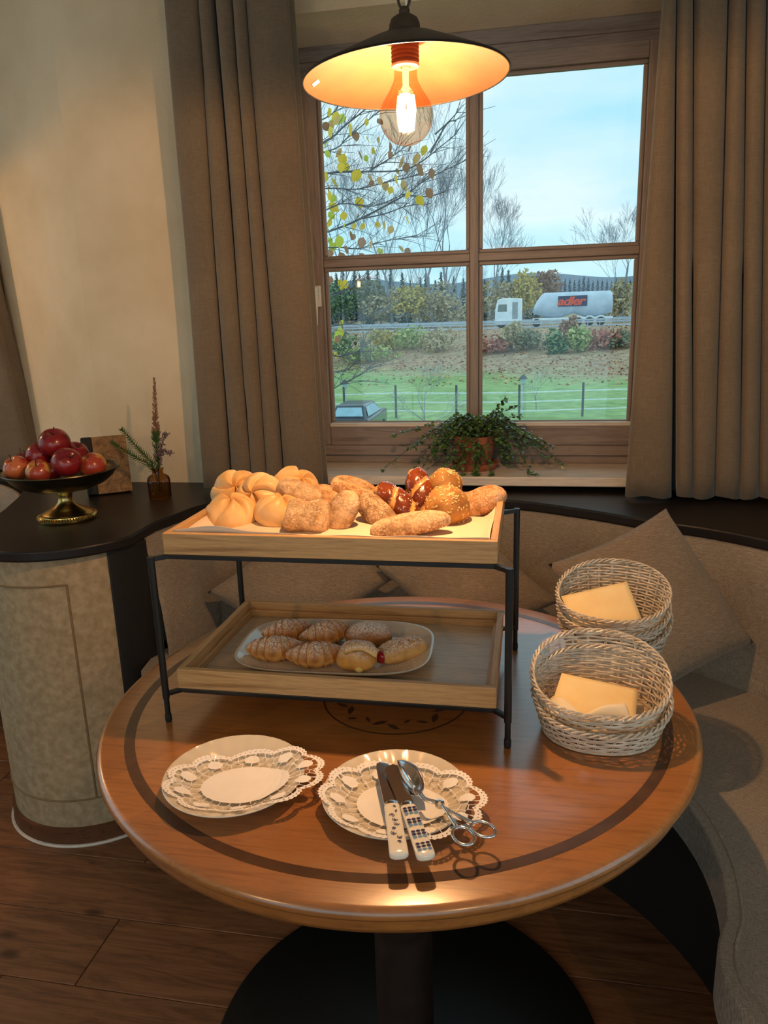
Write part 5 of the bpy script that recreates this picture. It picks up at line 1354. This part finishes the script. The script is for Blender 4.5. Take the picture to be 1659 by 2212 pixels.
tag(lit.build('fallen_leaves', col_mat('fallen_leaf', 0.9, 0.1, 5.0, 0.0), at=(-5, 75, 0), smooth=0), 'brown and orange fallen leaves scattered over the embankment', 'leaves', kind='stuff')

# fence
FY = 36.6
fc = thing('paddock_fence', 'paddock fence of dark posts and three white bands across the lawn', 'fence', (-3, FY, G))
FM, FWm = plain('fence_post', rgb((92, 92, 96)), 0.8, nscale=8.0), plain('white_band', rgb((226, 236, 236)), 0.6, nscale=4.0)
FP_ = [(-15.0, 35.6), (-11.9, 36.0), (-8.94, 36.3), (-6.45, 36.9), (-3.40, 36.4), (-0.41, 36.3), (2.56, 37.0), (5.6, 37.6), (8.6, 38)]
for (x, y_) in FP_: MB().tube([(x, y_, G), (x, y_, G + 1.62)], 0.055, 8).build('post', FM, fc)
for z in (G + 1.24, G + 0.80, G + 0.36):
    MB().tube([(x, y_, z) for x, y_ in FP_], 0.035, 6, flat=(0.3, 1), up=(0, 0, 1)).build('band', FWm, fc)

# lamp posts
LG_ = plain('lamp_post_grey', rgb((176, 190, 200)), 0.5, nscale=5.0)
for (px, Y, lb) in ((748, 38.2, 'grey garden lamp post on the lawn behind the parked car'), (1129, 38.2, 'grey garden lamp post on the lawn beside a fence post')):
    b_ = at(px, 905, Y); tp = at(px - 2, 818 if px > 1000 else 828, Y).z
    lp = thing('lamp_post', lb, 'lamp post', (b_.x, Y, G), 'garden lamp posts')
    MB().tube([(b_.x, Y, G), (b_.x, Y, tp - 0.25)], 0.06, 10).build('pole', LG_, lp)
    MB().lathe([(0.0, tp - 0.3), (0.10, tp - 0.28), (0.17, tp), (0.0, tp)], 8, (b_.x, Y)).build('lantern', LG_, lp)
    MB().lathe([(0.22, tp), (0.16, tp + 0.08), (0.03, tp + 0.2), (0.0, tp + 0.2)], 8, (b_.x, Y)).build('lantern_cap', FM, lp)

# parked car
cr = at(809, 900, 29.8); CX = cr.x - 0.86
car = thing('parked_car', 'dark grey hatchback parked below the window, seen from behind', 'car', (CX, 30.5, G))
CB, CG = plain('dark_car_paint', rgb((52, 58, 68)), 0.25, 0.3, nscale=3.0, coat=0.6), plain('car_glass', rgb((150, 182, 196)), 0.12, nscale=3.0)
def sect(prof_, y0, y1, ins=0.0):
    n = len(prof_); return [(CX + x, y0, z) for x, z in prof_], [(CX + x * (1 - ins), y1, z) for x, z in prof_]
body = MB(); pr1 = [(-0.80, G + 0.25), (0.80, G + 0.25), (0.86, G + 0.55), (0.86, G + 0.95), (0.80, G + 1.02), (-0.80, G + 1.02), (-0.86, G + 0.95), (-0.86, G + 0.55)]
a_, b_ = sect(pr1, 28.6, 32.6); n = len(pr1)
body.add(a_ + b_, [tuple(range(n)), tuple(reversed(range(n, 2 * n)))] + [(i, n + i, n + (i + 1) % n, (i + 1) % n) for i in range(n)]).build('car_body', CB, car, bevel=0.06, seg=3)
cabv = [(CX - 0.76, 28.75, G + 1.0), (CX + 0.76, 28.75, G + 1.0), (CX + 0.58, 29.2, G + 1.50), (CX - 0.58, 29.2, G + 1.50), (CX - 0.78, 31.9, G + 1.0), (CX + 0.78, 31.9, G + 1.0), (CX + 0.60, 31.0, G + 1.50), (CX - 0.60, 31.0, G + 1.50)]
MB().add(cabv, [(0, 1, 2, 3), (5, 4, 7, 6), (1, 5, 6, 2), (4, 0, 3, 7), (3, 2, 6, 7), (0, 4, 5, 1)]).build('cabin', CB, car, bevel=0.07, seg=3)
MB().add([(CX - 0.60, 28.80, G + 1.10), (CX + 0.60, 28.80, G + 1.10), (CX + 0.49, 29.10, G + 1.42), (CX - 0.49, 29.10, G + 1.42)], [(0, 1, 2, 3)]).build('rear_window', CG, car, smooth=0)
for sx in (-1, 1):
    MB().add([(CX + sx * 0.785, 29.0, G + 1.08), (CX + sx * 0.785, 31.5, G + 1.08), (CX + sx * 0.625, 30.9, G + 1.42), (CX + sx * 0.625, 29.3, G + 1.42)], [(0, 1, 2, 3)]).build('side_window', CG, car, smooth=0)
    for yy in (29.3, 31.8): MB().tube([(CX + sx * 0.70, yy, G + 0.31), (CX + sx * 0.88, yy, G + 0.31)], 0.31, 20).build('wheel', M['black_flat'], car)

# guard rail
gl_ = thing('guard_rail', 'grey steel guard rail along the road on the embankment', 'guard rail', (-5, 97, 0.05))
GM = plain('galvanised_steel', rgb((176, 186, 198)), 0.5, nscale=3.0)
for zz, yy in ((0.88, 97.2), (0.62, 97.2), (0.95, 112.5)): MB().box(-60, 50, yy, yy + 0.08, zz - 0.10, zz + 0.10).build('rail', GM, gl_, smooth=0)
for k in range(-28, 14): MB().box(k * 1.4 - 0.05, k * 1.4 + 0.05, 97.25, 97.35, 0.05, 0.9).build('rail_post', GM, gl_, smooth=0)

# tanker truck
TY = 103.0
WHT, SIL = plain('white_truck_paint', rgb((226, 232, 238)), 0.4, nscale=0.8), plain('silver_tank', rgb((188, 200, 214)), 0.35, 0.2, nscale=0.8)
tk = thing('tanker_truck', 'white lorry with a silver silo tank driving along the road', 'lorry', (3.0, TY, 0.1))
cabp = [(-4.45, 0.6), (-0.95, 0.6), (-0.95, 3.75), (-3.3, 3.85), (-4.1, 3.65), (-4.4, 2.4)]
m_ = MB(); n = len(cabp); m_.add([(x, TY - 1.25, z) for x, z in cabp] + [(x, TY + 1.25, z) for x, z in cabp], [tuple(range(n)), tuple(reversed(range(n, 2 * n)))] + [(i, n + i, n + (i + 1) % n, (i + 1) % n) for i in range(n)])
m_.build('cab', WHT, tk, bevel=0.12)
MB().add([(-4.1, TY - 1.27, 2.15), (-2.9, TY - 1.27, 2.15), (-2.9, TY - 1.27, 3.05), (-3.95, TY - 1.27, 3.05)], [(0, 1, 2, 3)]).build('cab_window', plain('lorry_glass', rgb((110, 118, 112)), 0.2, nscale=2.0), tk, smooth=0)
MB().box(-2.2, -1.5, TY - 1.27, TY - 1.25, 1.2, 3.3).build('cab_panel', plain('cab_grey_panel', rgb((150, 156, 160)), 0.5, nscale=2.0), tk, smooth=0)  # flat grey panel on the side of the white cab
def tank(u, v):
    x = lerp(0.4, 10.45, u); a = 2 * PI * v
    top = 4.35 - 1.9 * max(0, (1.9 - x) / 1.5) ** 1.5 - 0.9 * max(0, (x - 10.0) / 0.45) ** 2
    bot = 1.15 + 0.55 * (1 - abs(math.sin((x - 0.8) / 9.4 * PI * 2)))
    e = 1.0 if 0.0 < u < 1.0 else 0.02
    return (x, TY + 1.27 * e * spow(math.cos(a), 0.8), (top + bot) / 2 + (top - bot) / 2 * e * spow(math.sin(a), 0.75))
MB().grid(48, 32, tank, cv=True).build('silo_tank', SIL, tk, smooth=60)
MB().box(0.4, 10.4, TY - 1.1, TY + 1.1, 0.75, 1.2).build('chassis', WHT, tk, smooth=0)
for x in (6.1, 7.5, 8.9, 0.9, -3.6, -1.6):
    MB().tube([(x, TY - 1.22, 0.60), (x, TY - 0.9, 0.60)], 0.52, 20).build('wheel', M['black_flat'], tk)
    if x > 5: MB().tube([(x + 0.68 * math.cos(t * PI / 10), TY - 1.2, 0.66 + 0.62 * math.sin(t * PI / 10)) for t in range(11)], 0.10, 6).build('mudguard', WHT, tk)
MB().box(10.0, 10.35, TY - 1.26, TY - 1.2, 0.62, 0.85).build('tail_light', plain('red_tail_light', rgb((226, 60, 40)), 0.4, nscale=3.0), tk, smooth=0)
bd_ = MB().box(3.55, 7.15, TY - 1.36, TY - 1.30, 2.55, 3.85).build('sign_board', plain('navy_sign_board', rgb((34, 42, 84)), 0.5, nscale=2.0), tk, smooth=0)
cu = bpy.data.curves.new('lettering', 'FONT'); cu.body = 'adler'; cu.size = 1.62; cu.shear = 0.28; cu.offset = 0.045; cu.extrude = 0.012; cu.space_character = 0.92
tmp = bpy.data.objects.new('lettering_source', cu); COL.objects.link(tmp); bpy.context.view_layer.update()
me = bpy.data.meshes.new_from_object(tmp.evaluated_get(bpy.context.evaluated_depsgraph_get())); bpy.data.objects.remove(tmp)
xs = [v.co.x for v in me.vertices]; ys = [v.co.y for v in me.vertices]; w_ = max(xs) - min(xs)
for v in me.vertices:
    x, y_, z = v.co; v.co = (3.48 + (x - min(xs)) / w_ * 3.55 - ROOT[tk.name].x, -1.375 - z, 2.68 + (y_ - min(ys)) * (1.06 / (max(ys) - min(ys))) - ROOT[tk.name].z)
me.materials.clear(); me.materials.append(plain('orange_red_lettering', rgb((240, 78, 44)), 0.5, nscale=2.0))
lt_ = bpy.data.objects.new('lettering', me); COL.objects.link(lt_); lt_.parent = bd_

# ---- bare trees
BARK = plain('bare_bark', rgb((140, 142, 150)), 0.9, c2=rgb((166, 168, 176)), nscale=3.0)
def bare_tree(name, label, x, y_, zb, H_, seed, spread=0.55, depth=6, trunk=0.16, lean=0.0, group='bare trees outside', mt=None, parent_kind='tree', first=0.28, thin=0.7, twig=0.006):
    rs = random.Random(seed); t = thing(name, label, parent_kind, (x, y_, zb), group); trunk_m, tw = MB(), MB()
    def grow(p, d, L, r, k):
        n = 3; pts = [p]; q = p.copy(); dd = d.copy()
        for i in range(n):
            dd = (dd + Vector((rs.uniform(-1, 1), rs.uniform(-1, 1), rs.uniform(-0.2, 0.5))) * 0.13).normalized(); q = q + dd * L / n; pts.append(q.copy())
        (trunk_m if k < 2 else tw).tube(pts, [lerp(r, r * thin, i / n) for i in range(n + 1)], 5 if k < 2 else 3)
        if k >= depth: return
        for i in range(rs.choice([2, 3, 3]) if k else 4):
            ax_ = Vector((rs.uniform(-1, 1), rs.uniform(-1, 1), rs.uniform(-1, 1))).cross(dd)
            if ax_.length < 1e-3: continue
            nd = dd.copy(); nd.rotate(Matrix.Rotation(rs.uniform(0.25, 1.0) * spread * 1.3, 3, ax_.normalized())); nd.z += 0.12; nd.normalize()
            s0_ = pts[-1] if i < 2 else pts[rs.choice([1, 2])]
            grow(s0_, nd, L * rs.uniform(0.62, 0.86), max(r * thin * rs.uniform(0.55, 0.8), twig), k + 1)
    grow(Vector((x, y_, zb)), Vector((lean, 0, 1)).normalized(), H_ * first, trunk, 0)
    trunk_m.build('trunk', mt or BARK, t, smooth=60); tw.build('twigs', mt or BARK, t, smooth=0)
    return t
def ground_at(px, Y): c_ = at(px, 700, Y); return c_.x, Y, hgt(c_.x, Y)
bare_tree('bare_tree', 'tall slender bare tree rising behind the lawn fence', *ground_at(936, 117), 27.0, 4, 0.36, 7, 0.22, 0.02, twig=0.016)
bare_tree('bare_tree', 'tall forked bare tree next to the window mullion', *ground_at(966, 118), 33.0, 12, 0.34, 7, 0.24, 0.03, twig=0.016)
bare_tree('bare_tree', 'bushy bare tree behind the yellow-leaved branches', *ground_at(850, 117), 28.0, 31, 0.48, 7, 0.22, twig=0.016)
bare_tree('bare_tree', 'wide bare tree at the edge beyond the yellow leaves', *ground_at(742, 118), 30.0, 33, 0.5, 7, 0.22, twig=0.016)
bare_tree('bare_tree', 'bare tree standing just past the mullion, near the lorry cab', *ground_at(1062, 119), 20.0, 9, 0.42, 7, 0.2, twig=0.014)
bare_tree('bare_tree', 'pale bare tree at the window edge behind the silo tank', *ground_at(1345, 118), 17.5, 17, 0.5, 7, 0.2, twig=0.014)
bare_tree('bare_shrub', 'low leafless shrub growing in front of the paddock fence', at(915, 905, 33).x, 33, G - 0.4, 4.6, 6, 0.8, 5, 0.05, 0.0, 'bare trees outside', None, 'shrub', 0.24)
bare_tree('bare_shrub', 'thin leafless sapling on the lawn near the lamp post', at(1158, 895, 40).x, 40, G, 2.4, 16, 0.5, 4, 0.03, 0.0, 'bare trees outside', None, 'shrub', 0.3)

# ---- leafy growth
def foliage(m, c_, rad, n, size, cols, rs):
    for _ in range(n):
        while True:
            d = Vector((rs.uniform(-1, 1), rs.uniform(-1, 1), rs.uniform(-1, 1)))
            if 0.15 < d.length < 1: break
        d *= (d.length ** -0.45); p = c_ + Vector((d.x * rad[0], d.y * rad[1], d.z * rad[2])); s_ = size * rs.uniform(0.6, 1.4)
        u = Vector((rs.uniform(-1, 1), rs.uniform(-1, 1), rs.uniform(-1, 1))).normalized(); v = u.orthogonal().normalized()
        m.add([p - u * s_, p - v * s_ * 0.6, p + u * s_, p + v * s_ * 0.6], [(0, 1, 2, 3)]); cc_ = rs.choice(cols); m.c += [cc_] * 4
FOL = col_mat('foliage', 0.9, 0.25, 1.5, 0.0, spec=0.15)
PAL = {'green': [rgb((119, 146, 112)), rgb((103, 127, 98)), rgb((141, 161, 118))], 'lime': [rgb((175, 188, 127)), rgb((155, 173, 112)), rgb((197, 198, 135))], 'yellow': [rgb((218, 193, 110)), rgb((203, 178, 105)), rgb((188, 173, 115))],  # outdoor haze is mixed into these colours, paler and more blue-grey
       'red': [rgb((197, 127, 112)), rgb((176, 114, 105)), rgb((205, 151, 127))], 'straw': [rgb((197, 178, 142)), rgb((180, 164, 133)), rgb((207, 190, 152))], 'olive': [rgb((150, 149, 123)), rgb((133, 136, 115)), rgb((163, 159, 132))],
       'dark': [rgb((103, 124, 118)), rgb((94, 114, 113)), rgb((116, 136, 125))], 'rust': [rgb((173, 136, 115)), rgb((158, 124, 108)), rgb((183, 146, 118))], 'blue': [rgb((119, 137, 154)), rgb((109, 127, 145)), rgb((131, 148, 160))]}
def bush(px, py, Y, rw, rh, pal, seed, label, name='bush', cat='bush', n=420, size=0.22, trunk=True):
    rs = random.Random(seed); c_ = at(px, py, Y)
    if Y < 97:                                                   # stand it where the line of sight meets the slope
        base = py + rh * 1620 / 92
        for k in range(50, 97):
            q = at(px, base, k)
            if q.z <= hgt(q.x, k): Y = k; c_ = at(px, py, Y); break
    gz = hgt(c_.x, Y)
    t = thing(name, label, cat, (c_.x, Y, gz), 'bushes and trees by the road'); m = MB(); m.c = []
    for k in range(5):
        o_ = Vector((rs.uniform(-.5, .5) * rw, rs.uniform(-.5, .5) * rw, rs.uniform(-.35, .4) * rh)); foliage(m, c_ + o_, (rw * 0.62, rw * 0.62, rh * 0.62), n // 5, size, PAL[pal], rs)
    m.build('foliage', FOL, t, smooth=0)
    tm = MB()
    for k in range(4): tm.tube([(c_.x + rs.uniform(-.1, .1), Y, gz - 0.1), (c_.x + rs.uniform(-.2, .2) * rw, Y, lerp(gz, c_.z, 0.6)), (c_.x + rs.uniform(-.6, .6) * rw, Y + rs.uniform(-.4, .4) * rw, c_.z + rh * 0.6)], [0.07, 0.05, 0.02], 4)
    tm.build('stems', BARK, t)
for a in [(745, 748, 88, 3.2, 2.0, 'green', 1, 'dark green bush on the embankment at the window frame'),
          (800, 765, 84, 3.0, 1.1, 'lime', 2, 'low lime-green bush spreading down the embankment'),
          (835, 735, 90, 2.4, 1.3, 'yellow', 3, 'yellowing bush on the embankment beside the lime one'),
          (890, 725, 92, 2.6, 1.6, 'lime', 4, 'pale green thicket below the guard rail'),
          (950, 735, 90, 2.4, 1.6, 'straw', 5, 'straw-coloured thicket below the guard rail'),
          (1060, 745, 88, 2.4, 1.0, 'red', 6, 'reddish scrub on the embankment below the lorry cab'),
          (1105, 730, 90, 1.5, 1.8, 'straw', 7, 'dry straw-coloured bush on the slope under the gap behind the cab'),
          (1150, 735, 91, 2.2, 1.2, 'olive', 8, 'olive scrub on the slope under the front of the silo tank'),
          (1200, 740, 88, 1.2, 1.5, 'green', 9, 'small green bush below the sign board of the lorry'),
          (1228, 715, 90, 1.0, 2.0, 'rust', 10, 'thin rust-red bush reaching up in front of the silo tank'),
          (1250, 735, 88, 1.2, 1.6, 'lime', 11, 'small yellow-green bush below the silo tank wheels'),
          (1295, 735, 90, 2.0, 1.1, 'red', 12, 'low reddish scrub below the rear of the silo tank'),
          (1345, 735, 89, 2.0, 1.0, 'olive', 13, 'low olive scrub on the slope at the far window edge')]:
    bush(*a)
for a in [(900, 650, 117, 4.5, 3.2, 'yellow', 21, 'yellow autumn thicket beyond the road'), (965, 655, 118, 4.0, 3.2, 'straw', 22, 'straw-brown thicket beyond the road, beside the mullion'),
          (840, 655, 118, 4.0, 2.8, 'straw', 23, 'pale straw thicket beyond the road, behind the lime bush'), (780, 650, 119, 4.0, 3.4, 'olive', 24, 'olive thicket beyond the road, by the yellow-leaved branches'),
          (725, 650, 119, 4.0, 3.6, 'green', 25, 'green thicket beyond the road at the window frame'), (1070, 640, 118, 4.2, 3.4, 'straw', 26, 'brown hedge rising behind the lorry cab'),
          (1130, 640, 117, 2.6, 4.0, 'yellow', 27, 'bright yellow tree in the gap between cab and tank'), (1178, 625, 122, 2.6, 3.6, 'rust', 28, 'rust-brown tree above the front of the silo tank'),
          (1345, 650, 119, 2.6, 3.6, 'straw', 29, 'pale brown hedge behind the rear of the tank')]:
    bush(*a, name='autumn_tree', cat='tree', n=900, size=0.30)
def conifer_mesh(seed, pal):
    rs = random.Random(seed); m = MB(); m.c = []
    for k in range(700):
        t = rs.random() ** 0.7; z = 1 - t; a = rs.uniform(0, 6.28); r = (0.24 * t + 0.01) * rs.uniform(0.4, 1.0) * (0.75 + 0.25 * math.sin(z * 60))
        p = Vector((r * math.cos(a), r * math.sin(a), z)); d = Vector((math.cos(a), math.sin(a), -0.5)).normalized(); s_ = 0.035; v = Vector((-math.sin(a), math.cos(a), 0)) * 0.016
        m.add([p - d * s_, p - v, p + d * s_, p + v], [(0, 1, 2, 3)]); m.c += [rs.choice(PAL[pal])] * 4
    return m
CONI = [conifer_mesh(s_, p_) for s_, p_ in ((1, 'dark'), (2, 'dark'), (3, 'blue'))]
protos = []
def conifer(x, y_, z, H_, k, label, rz):
    if len(protos) <= k or protos[k] is None:
        while len(protos) <= k: protos.append(None)
        t = thing('conifer', label, 'tree', (0, 0, 0), 'conifers in the forest')
        CONI[k].build('branches', FOL, t, local=True, smooth=0); MB().tube([(0, 0, -0.05), (0, 0, 0.9)], [0.018, 0.003], 5).build('trunk', BARK, t, local=True)
        protos[k] = t
    else: t = dup(protos[k], (0, 0, 0))
    t.location = (x, y_, z); t.scale = (H_, H_, H_); t.rotation_euler = (0, 0, rz); t['label'] = label; ROOT[t.name] = Vector((x, y_, z))
cr_ = random.Random(77)
for i in range(30):
    px = lerp(700, 1190, i / 29) + cr_.uniform(-8, 8); Y = cr_.uniform(126, 146); c_ = at(px, 640, Y); top = at(px, cr_.uniform(575, 606) + (12 if px > 1150 else 0), Y)
    conifer(c_.x, Y, hgt(c_.x, Y) - 0.5, top.z - hgt(c_.x, Y) + 0.5, i % 2, 'dark conifer in the forest row beyond the road', cr_.uniform(0, 6))
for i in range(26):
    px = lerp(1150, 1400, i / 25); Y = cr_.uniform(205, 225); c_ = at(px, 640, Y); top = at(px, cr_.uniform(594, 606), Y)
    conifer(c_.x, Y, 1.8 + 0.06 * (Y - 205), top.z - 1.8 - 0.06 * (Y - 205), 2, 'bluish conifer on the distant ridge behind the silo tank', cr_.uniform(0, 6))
for i in range(9):
    px = lerp(705, 1040, i / 8) + cr_.uniform(-12, 12)
    bare_tree('bare_tree', 'grey leafless forest tree among the conifers beyond the road', *ground_at(px, cr_.uniform(121, 126)), cr_.uniform(11, 15), 50 + i, 0.42, 5, 0.16, 0.0, 'leafless forest trees')
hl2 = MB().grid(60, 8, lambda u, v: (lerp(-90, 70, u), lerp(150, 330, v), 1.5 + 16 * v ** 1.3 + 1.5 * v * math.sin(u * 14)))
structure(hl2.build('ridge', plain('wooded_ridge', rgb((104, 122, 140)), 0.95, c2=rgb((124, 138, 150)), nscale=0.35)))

# ---- near tree with yellow leaves, trunk out of sight beside the window
YB = 6.0
near = thing('leafy_tree', 'tree with last yellow leaves reaching branches past the window', 'tree', (-2.75, 6.2, G))
NB = plain('near_bark', rgb((92, 92, 100)), 0.9, c2=rgb((116, 116, 124)), nscale=12.0)
MB().tube([(-2.75, 6.2, G), (-2.72, 6.2, 0), (-2.75, 6.15, 2.5), (-2.7, 6.2, 5.0)], [0.16, 0.13, 0.10, 0.06], 12).build('trunk', NB, near)
BR = [[(703, 375), (790, 371), (808, 363), (845, 340), (877, 315)], [(790, 371), (868, 368), (909, 350), (950, 318), (985, 290)], [(707, 407), (767, 409), (817, 398), (868, 386), (905, 378)],
      [(710, 500), (778, 473), (877, 420), (909, 395), (946, 375), (1005, 347)], [(710, 535), (772, 537), (822, 523), (886, 512), (927, 510)], [(698, 308), (744, 272), (790, 235), (815, 205)],
      [(703, 255), (733, 226), (750, 205)], [(710, 326), (749, 299), (808, 249), (830, 230)], [(719, 704), (762, 697), (797, 681), (838, 668), (862, 650)], [(723, 804), (768, 781), (780, 754), (786, 734)],
      [(720, 840), (760, 820), (800, 795)], [(778, 473), (830, 462), (880, 445), (930, 440)], [(868, 420), (920, 425), (960, 415)], [(940, 290), (970, 262), (990, 240)], [(930, 330), (965, 268), (985, 262)],
      [(712, 450), (750, 440), (800, 446), (850, 430)], [(716, 640), (750, 625), (790, 600)], [(720, 770), (745, 765), (775, 760)]]
br_ = random.Random(41); TW = []
for k, b in enumerate(BR):
    Yk = YB + br_.uniform(-0.5, 0.6); P_ = [at(px, py, Yk + 0.12 * math.sin(i * 1.7 + k)) for i, (px, py) in enumerate(b)]
    r0 = 0.0105 if k in (0, 3, 5) else 0.007
    if b[0][0] < 730:
        nz_ = min((0.2, 1.1, 1.75, 2.35), key=lambda q: abs(q - (P_[0].z - 0.35))); root_ = Vector((-2.73, 6.17, nz_)); P_ = [root_, lerp(root_, P_[0], 0.5) + Vector((0, br_.uniform(-0.15, 0.15), br_.uniform(-0.04, 0.10)))] + P_
    path = catmull(P_, 5); MB().tube(path, [lerp(r0, 0.0028, i / len(path)) for i in range(len(path))], 6).build('branch', NB, near)
    TW.append(path)
tw_m = MB()
for path in TW:
    for i in range(8, len(path)):
        for _ in range(2):
            if br_.random() < 0.35: continue
            p = path[i]; t = (path[i] - path[i - 1]).normalized(); d = (t + Vector((br_.uniform(-.5, .7), br_.uniform(-.5, .5), br_.uniform(-.6, .9)))).normalized(); L = br_.uniform(0.08, 0.38)
            tw_m.tube([p, p + d * L * 0.5 + Vector((0, 0, 0.01)), p + d * L], [0.0026, 0.002, 0.0012], 4)
tw_m.build('twigs', NB, near)['kind'] = 'stuff'
LV = [(140, 400), (75, 370), (380, 440), (320, 380), (270, 280), (480, 500), (600, 500), (705, 550), (555, 605), (250, 610), (280, 660), (410, 630), (470, 680), (250, 740), (305, 745), (425, 810), (500, 860), (545, 910), (620, 880),
      (660, 920), (725, 970), (770, 690), (735, 650), (840, 690), (860, 750), (765, 800), (885, 600), (970, 650), (1050, 580), (1100, 800), (955, 765), (820, 910), (750, 880), (890, 1010), (960, 1060), (1050, 990), (170, 1040), (120, 940),
      (155, 890), (130, 1130), (420, 1220), (870, 1260), (730, 1340), (660, 1300), (570, 1310), (470, 1320), (370, 1310), (290, 1300), (130, 1210), (340, 1390), (380, 1420), (150, 1450), (220, 1430), (300, 1530), (460, 1450), (540, 1460),
      (600, 1550), (790, 1530), (890, 1550), (235, 1590), (420, 1600), (170, 300), (210, 260), (130, 230), (100, 520), (90, 640), (110, 830), (140, 1010), (200, 1060), (160, 1270), (120, 1340), (190, 1500), (140, 1560), (260, 1210), (400, 1070), (180, 350), (500, 330), (590, 330), (230, 300)]
LVpx = [(680 + x / 4.366, 180 + y_ / 4.366) for x, y_ in LV] + [(690 + x / 4.879, 570 + y_ / 4.879) for x, y_ in ((250, 170), (275, 190), (225, 160), (395, 160), (130, 130), (215, 580), (250, 590), (200, 670), (250, 690), (180, 700), (175, 920), (480, 800), (170, 760))]
LFM = [plain('yellow_leaf', rgb((228, 190, 60)), 0.7, nscale=20.0), plain('lime_leaf', rgb((196, 196, 70)), 0.7, nscale=20.0), plain('tan_leaf', rgb((206, 160, 96)), 0.7, nscale=20.0), plain('brown_leaf', rgb((160, 112, 80)), 0.7, nscale=20.0)]
lfo = []
for lm_ in LFM:
    m = MB(); OUT = [(0, 0), (0.22, 0.30), (0.45, 0.38), (0.7, 0.28), (1.0, 0.0), (0.7, -0.28), (0.45, -0.38), (0.22, -0.30)]
    m.add([(b_ * 1.0, 0.16 * abs(b_) + 0.05 * a_ * a_, -a_) for a_, b_ in OUT] + [(0, -0.02, -0.45)], [(i, (i + 1) % 8, 8) for i in range(8)])
    lfo.append(m)
cache = {}
for i, (px, py) in enumerate(LVpx):
    c_ = at(px, py, YB + br_.uniform(-0.6, 0.6)); k = br_.choices((0, 1, 2, 3), ((6, 3, 2, 1) if px < 770 else (2, 1, 4, 4)))[0]
    if k not in cache:
        o = lfo[k].build('leaf', LFM[k], near, local=True, smooth=0); cache[k] = o
    else: o = cache[k].copy(); COL.objects.link(o); o.parent = near
    o.location = c_ - ROOT[near.name]; s_ = br_.uniform(0.055, 0.105); o.scale = (s_, s_, s_); o.rotation_euler = (br_.uniform(-0.6, 0.6), br_.uniform(-0.9, 0.9), br_.uniform(-1.3, 1.3))
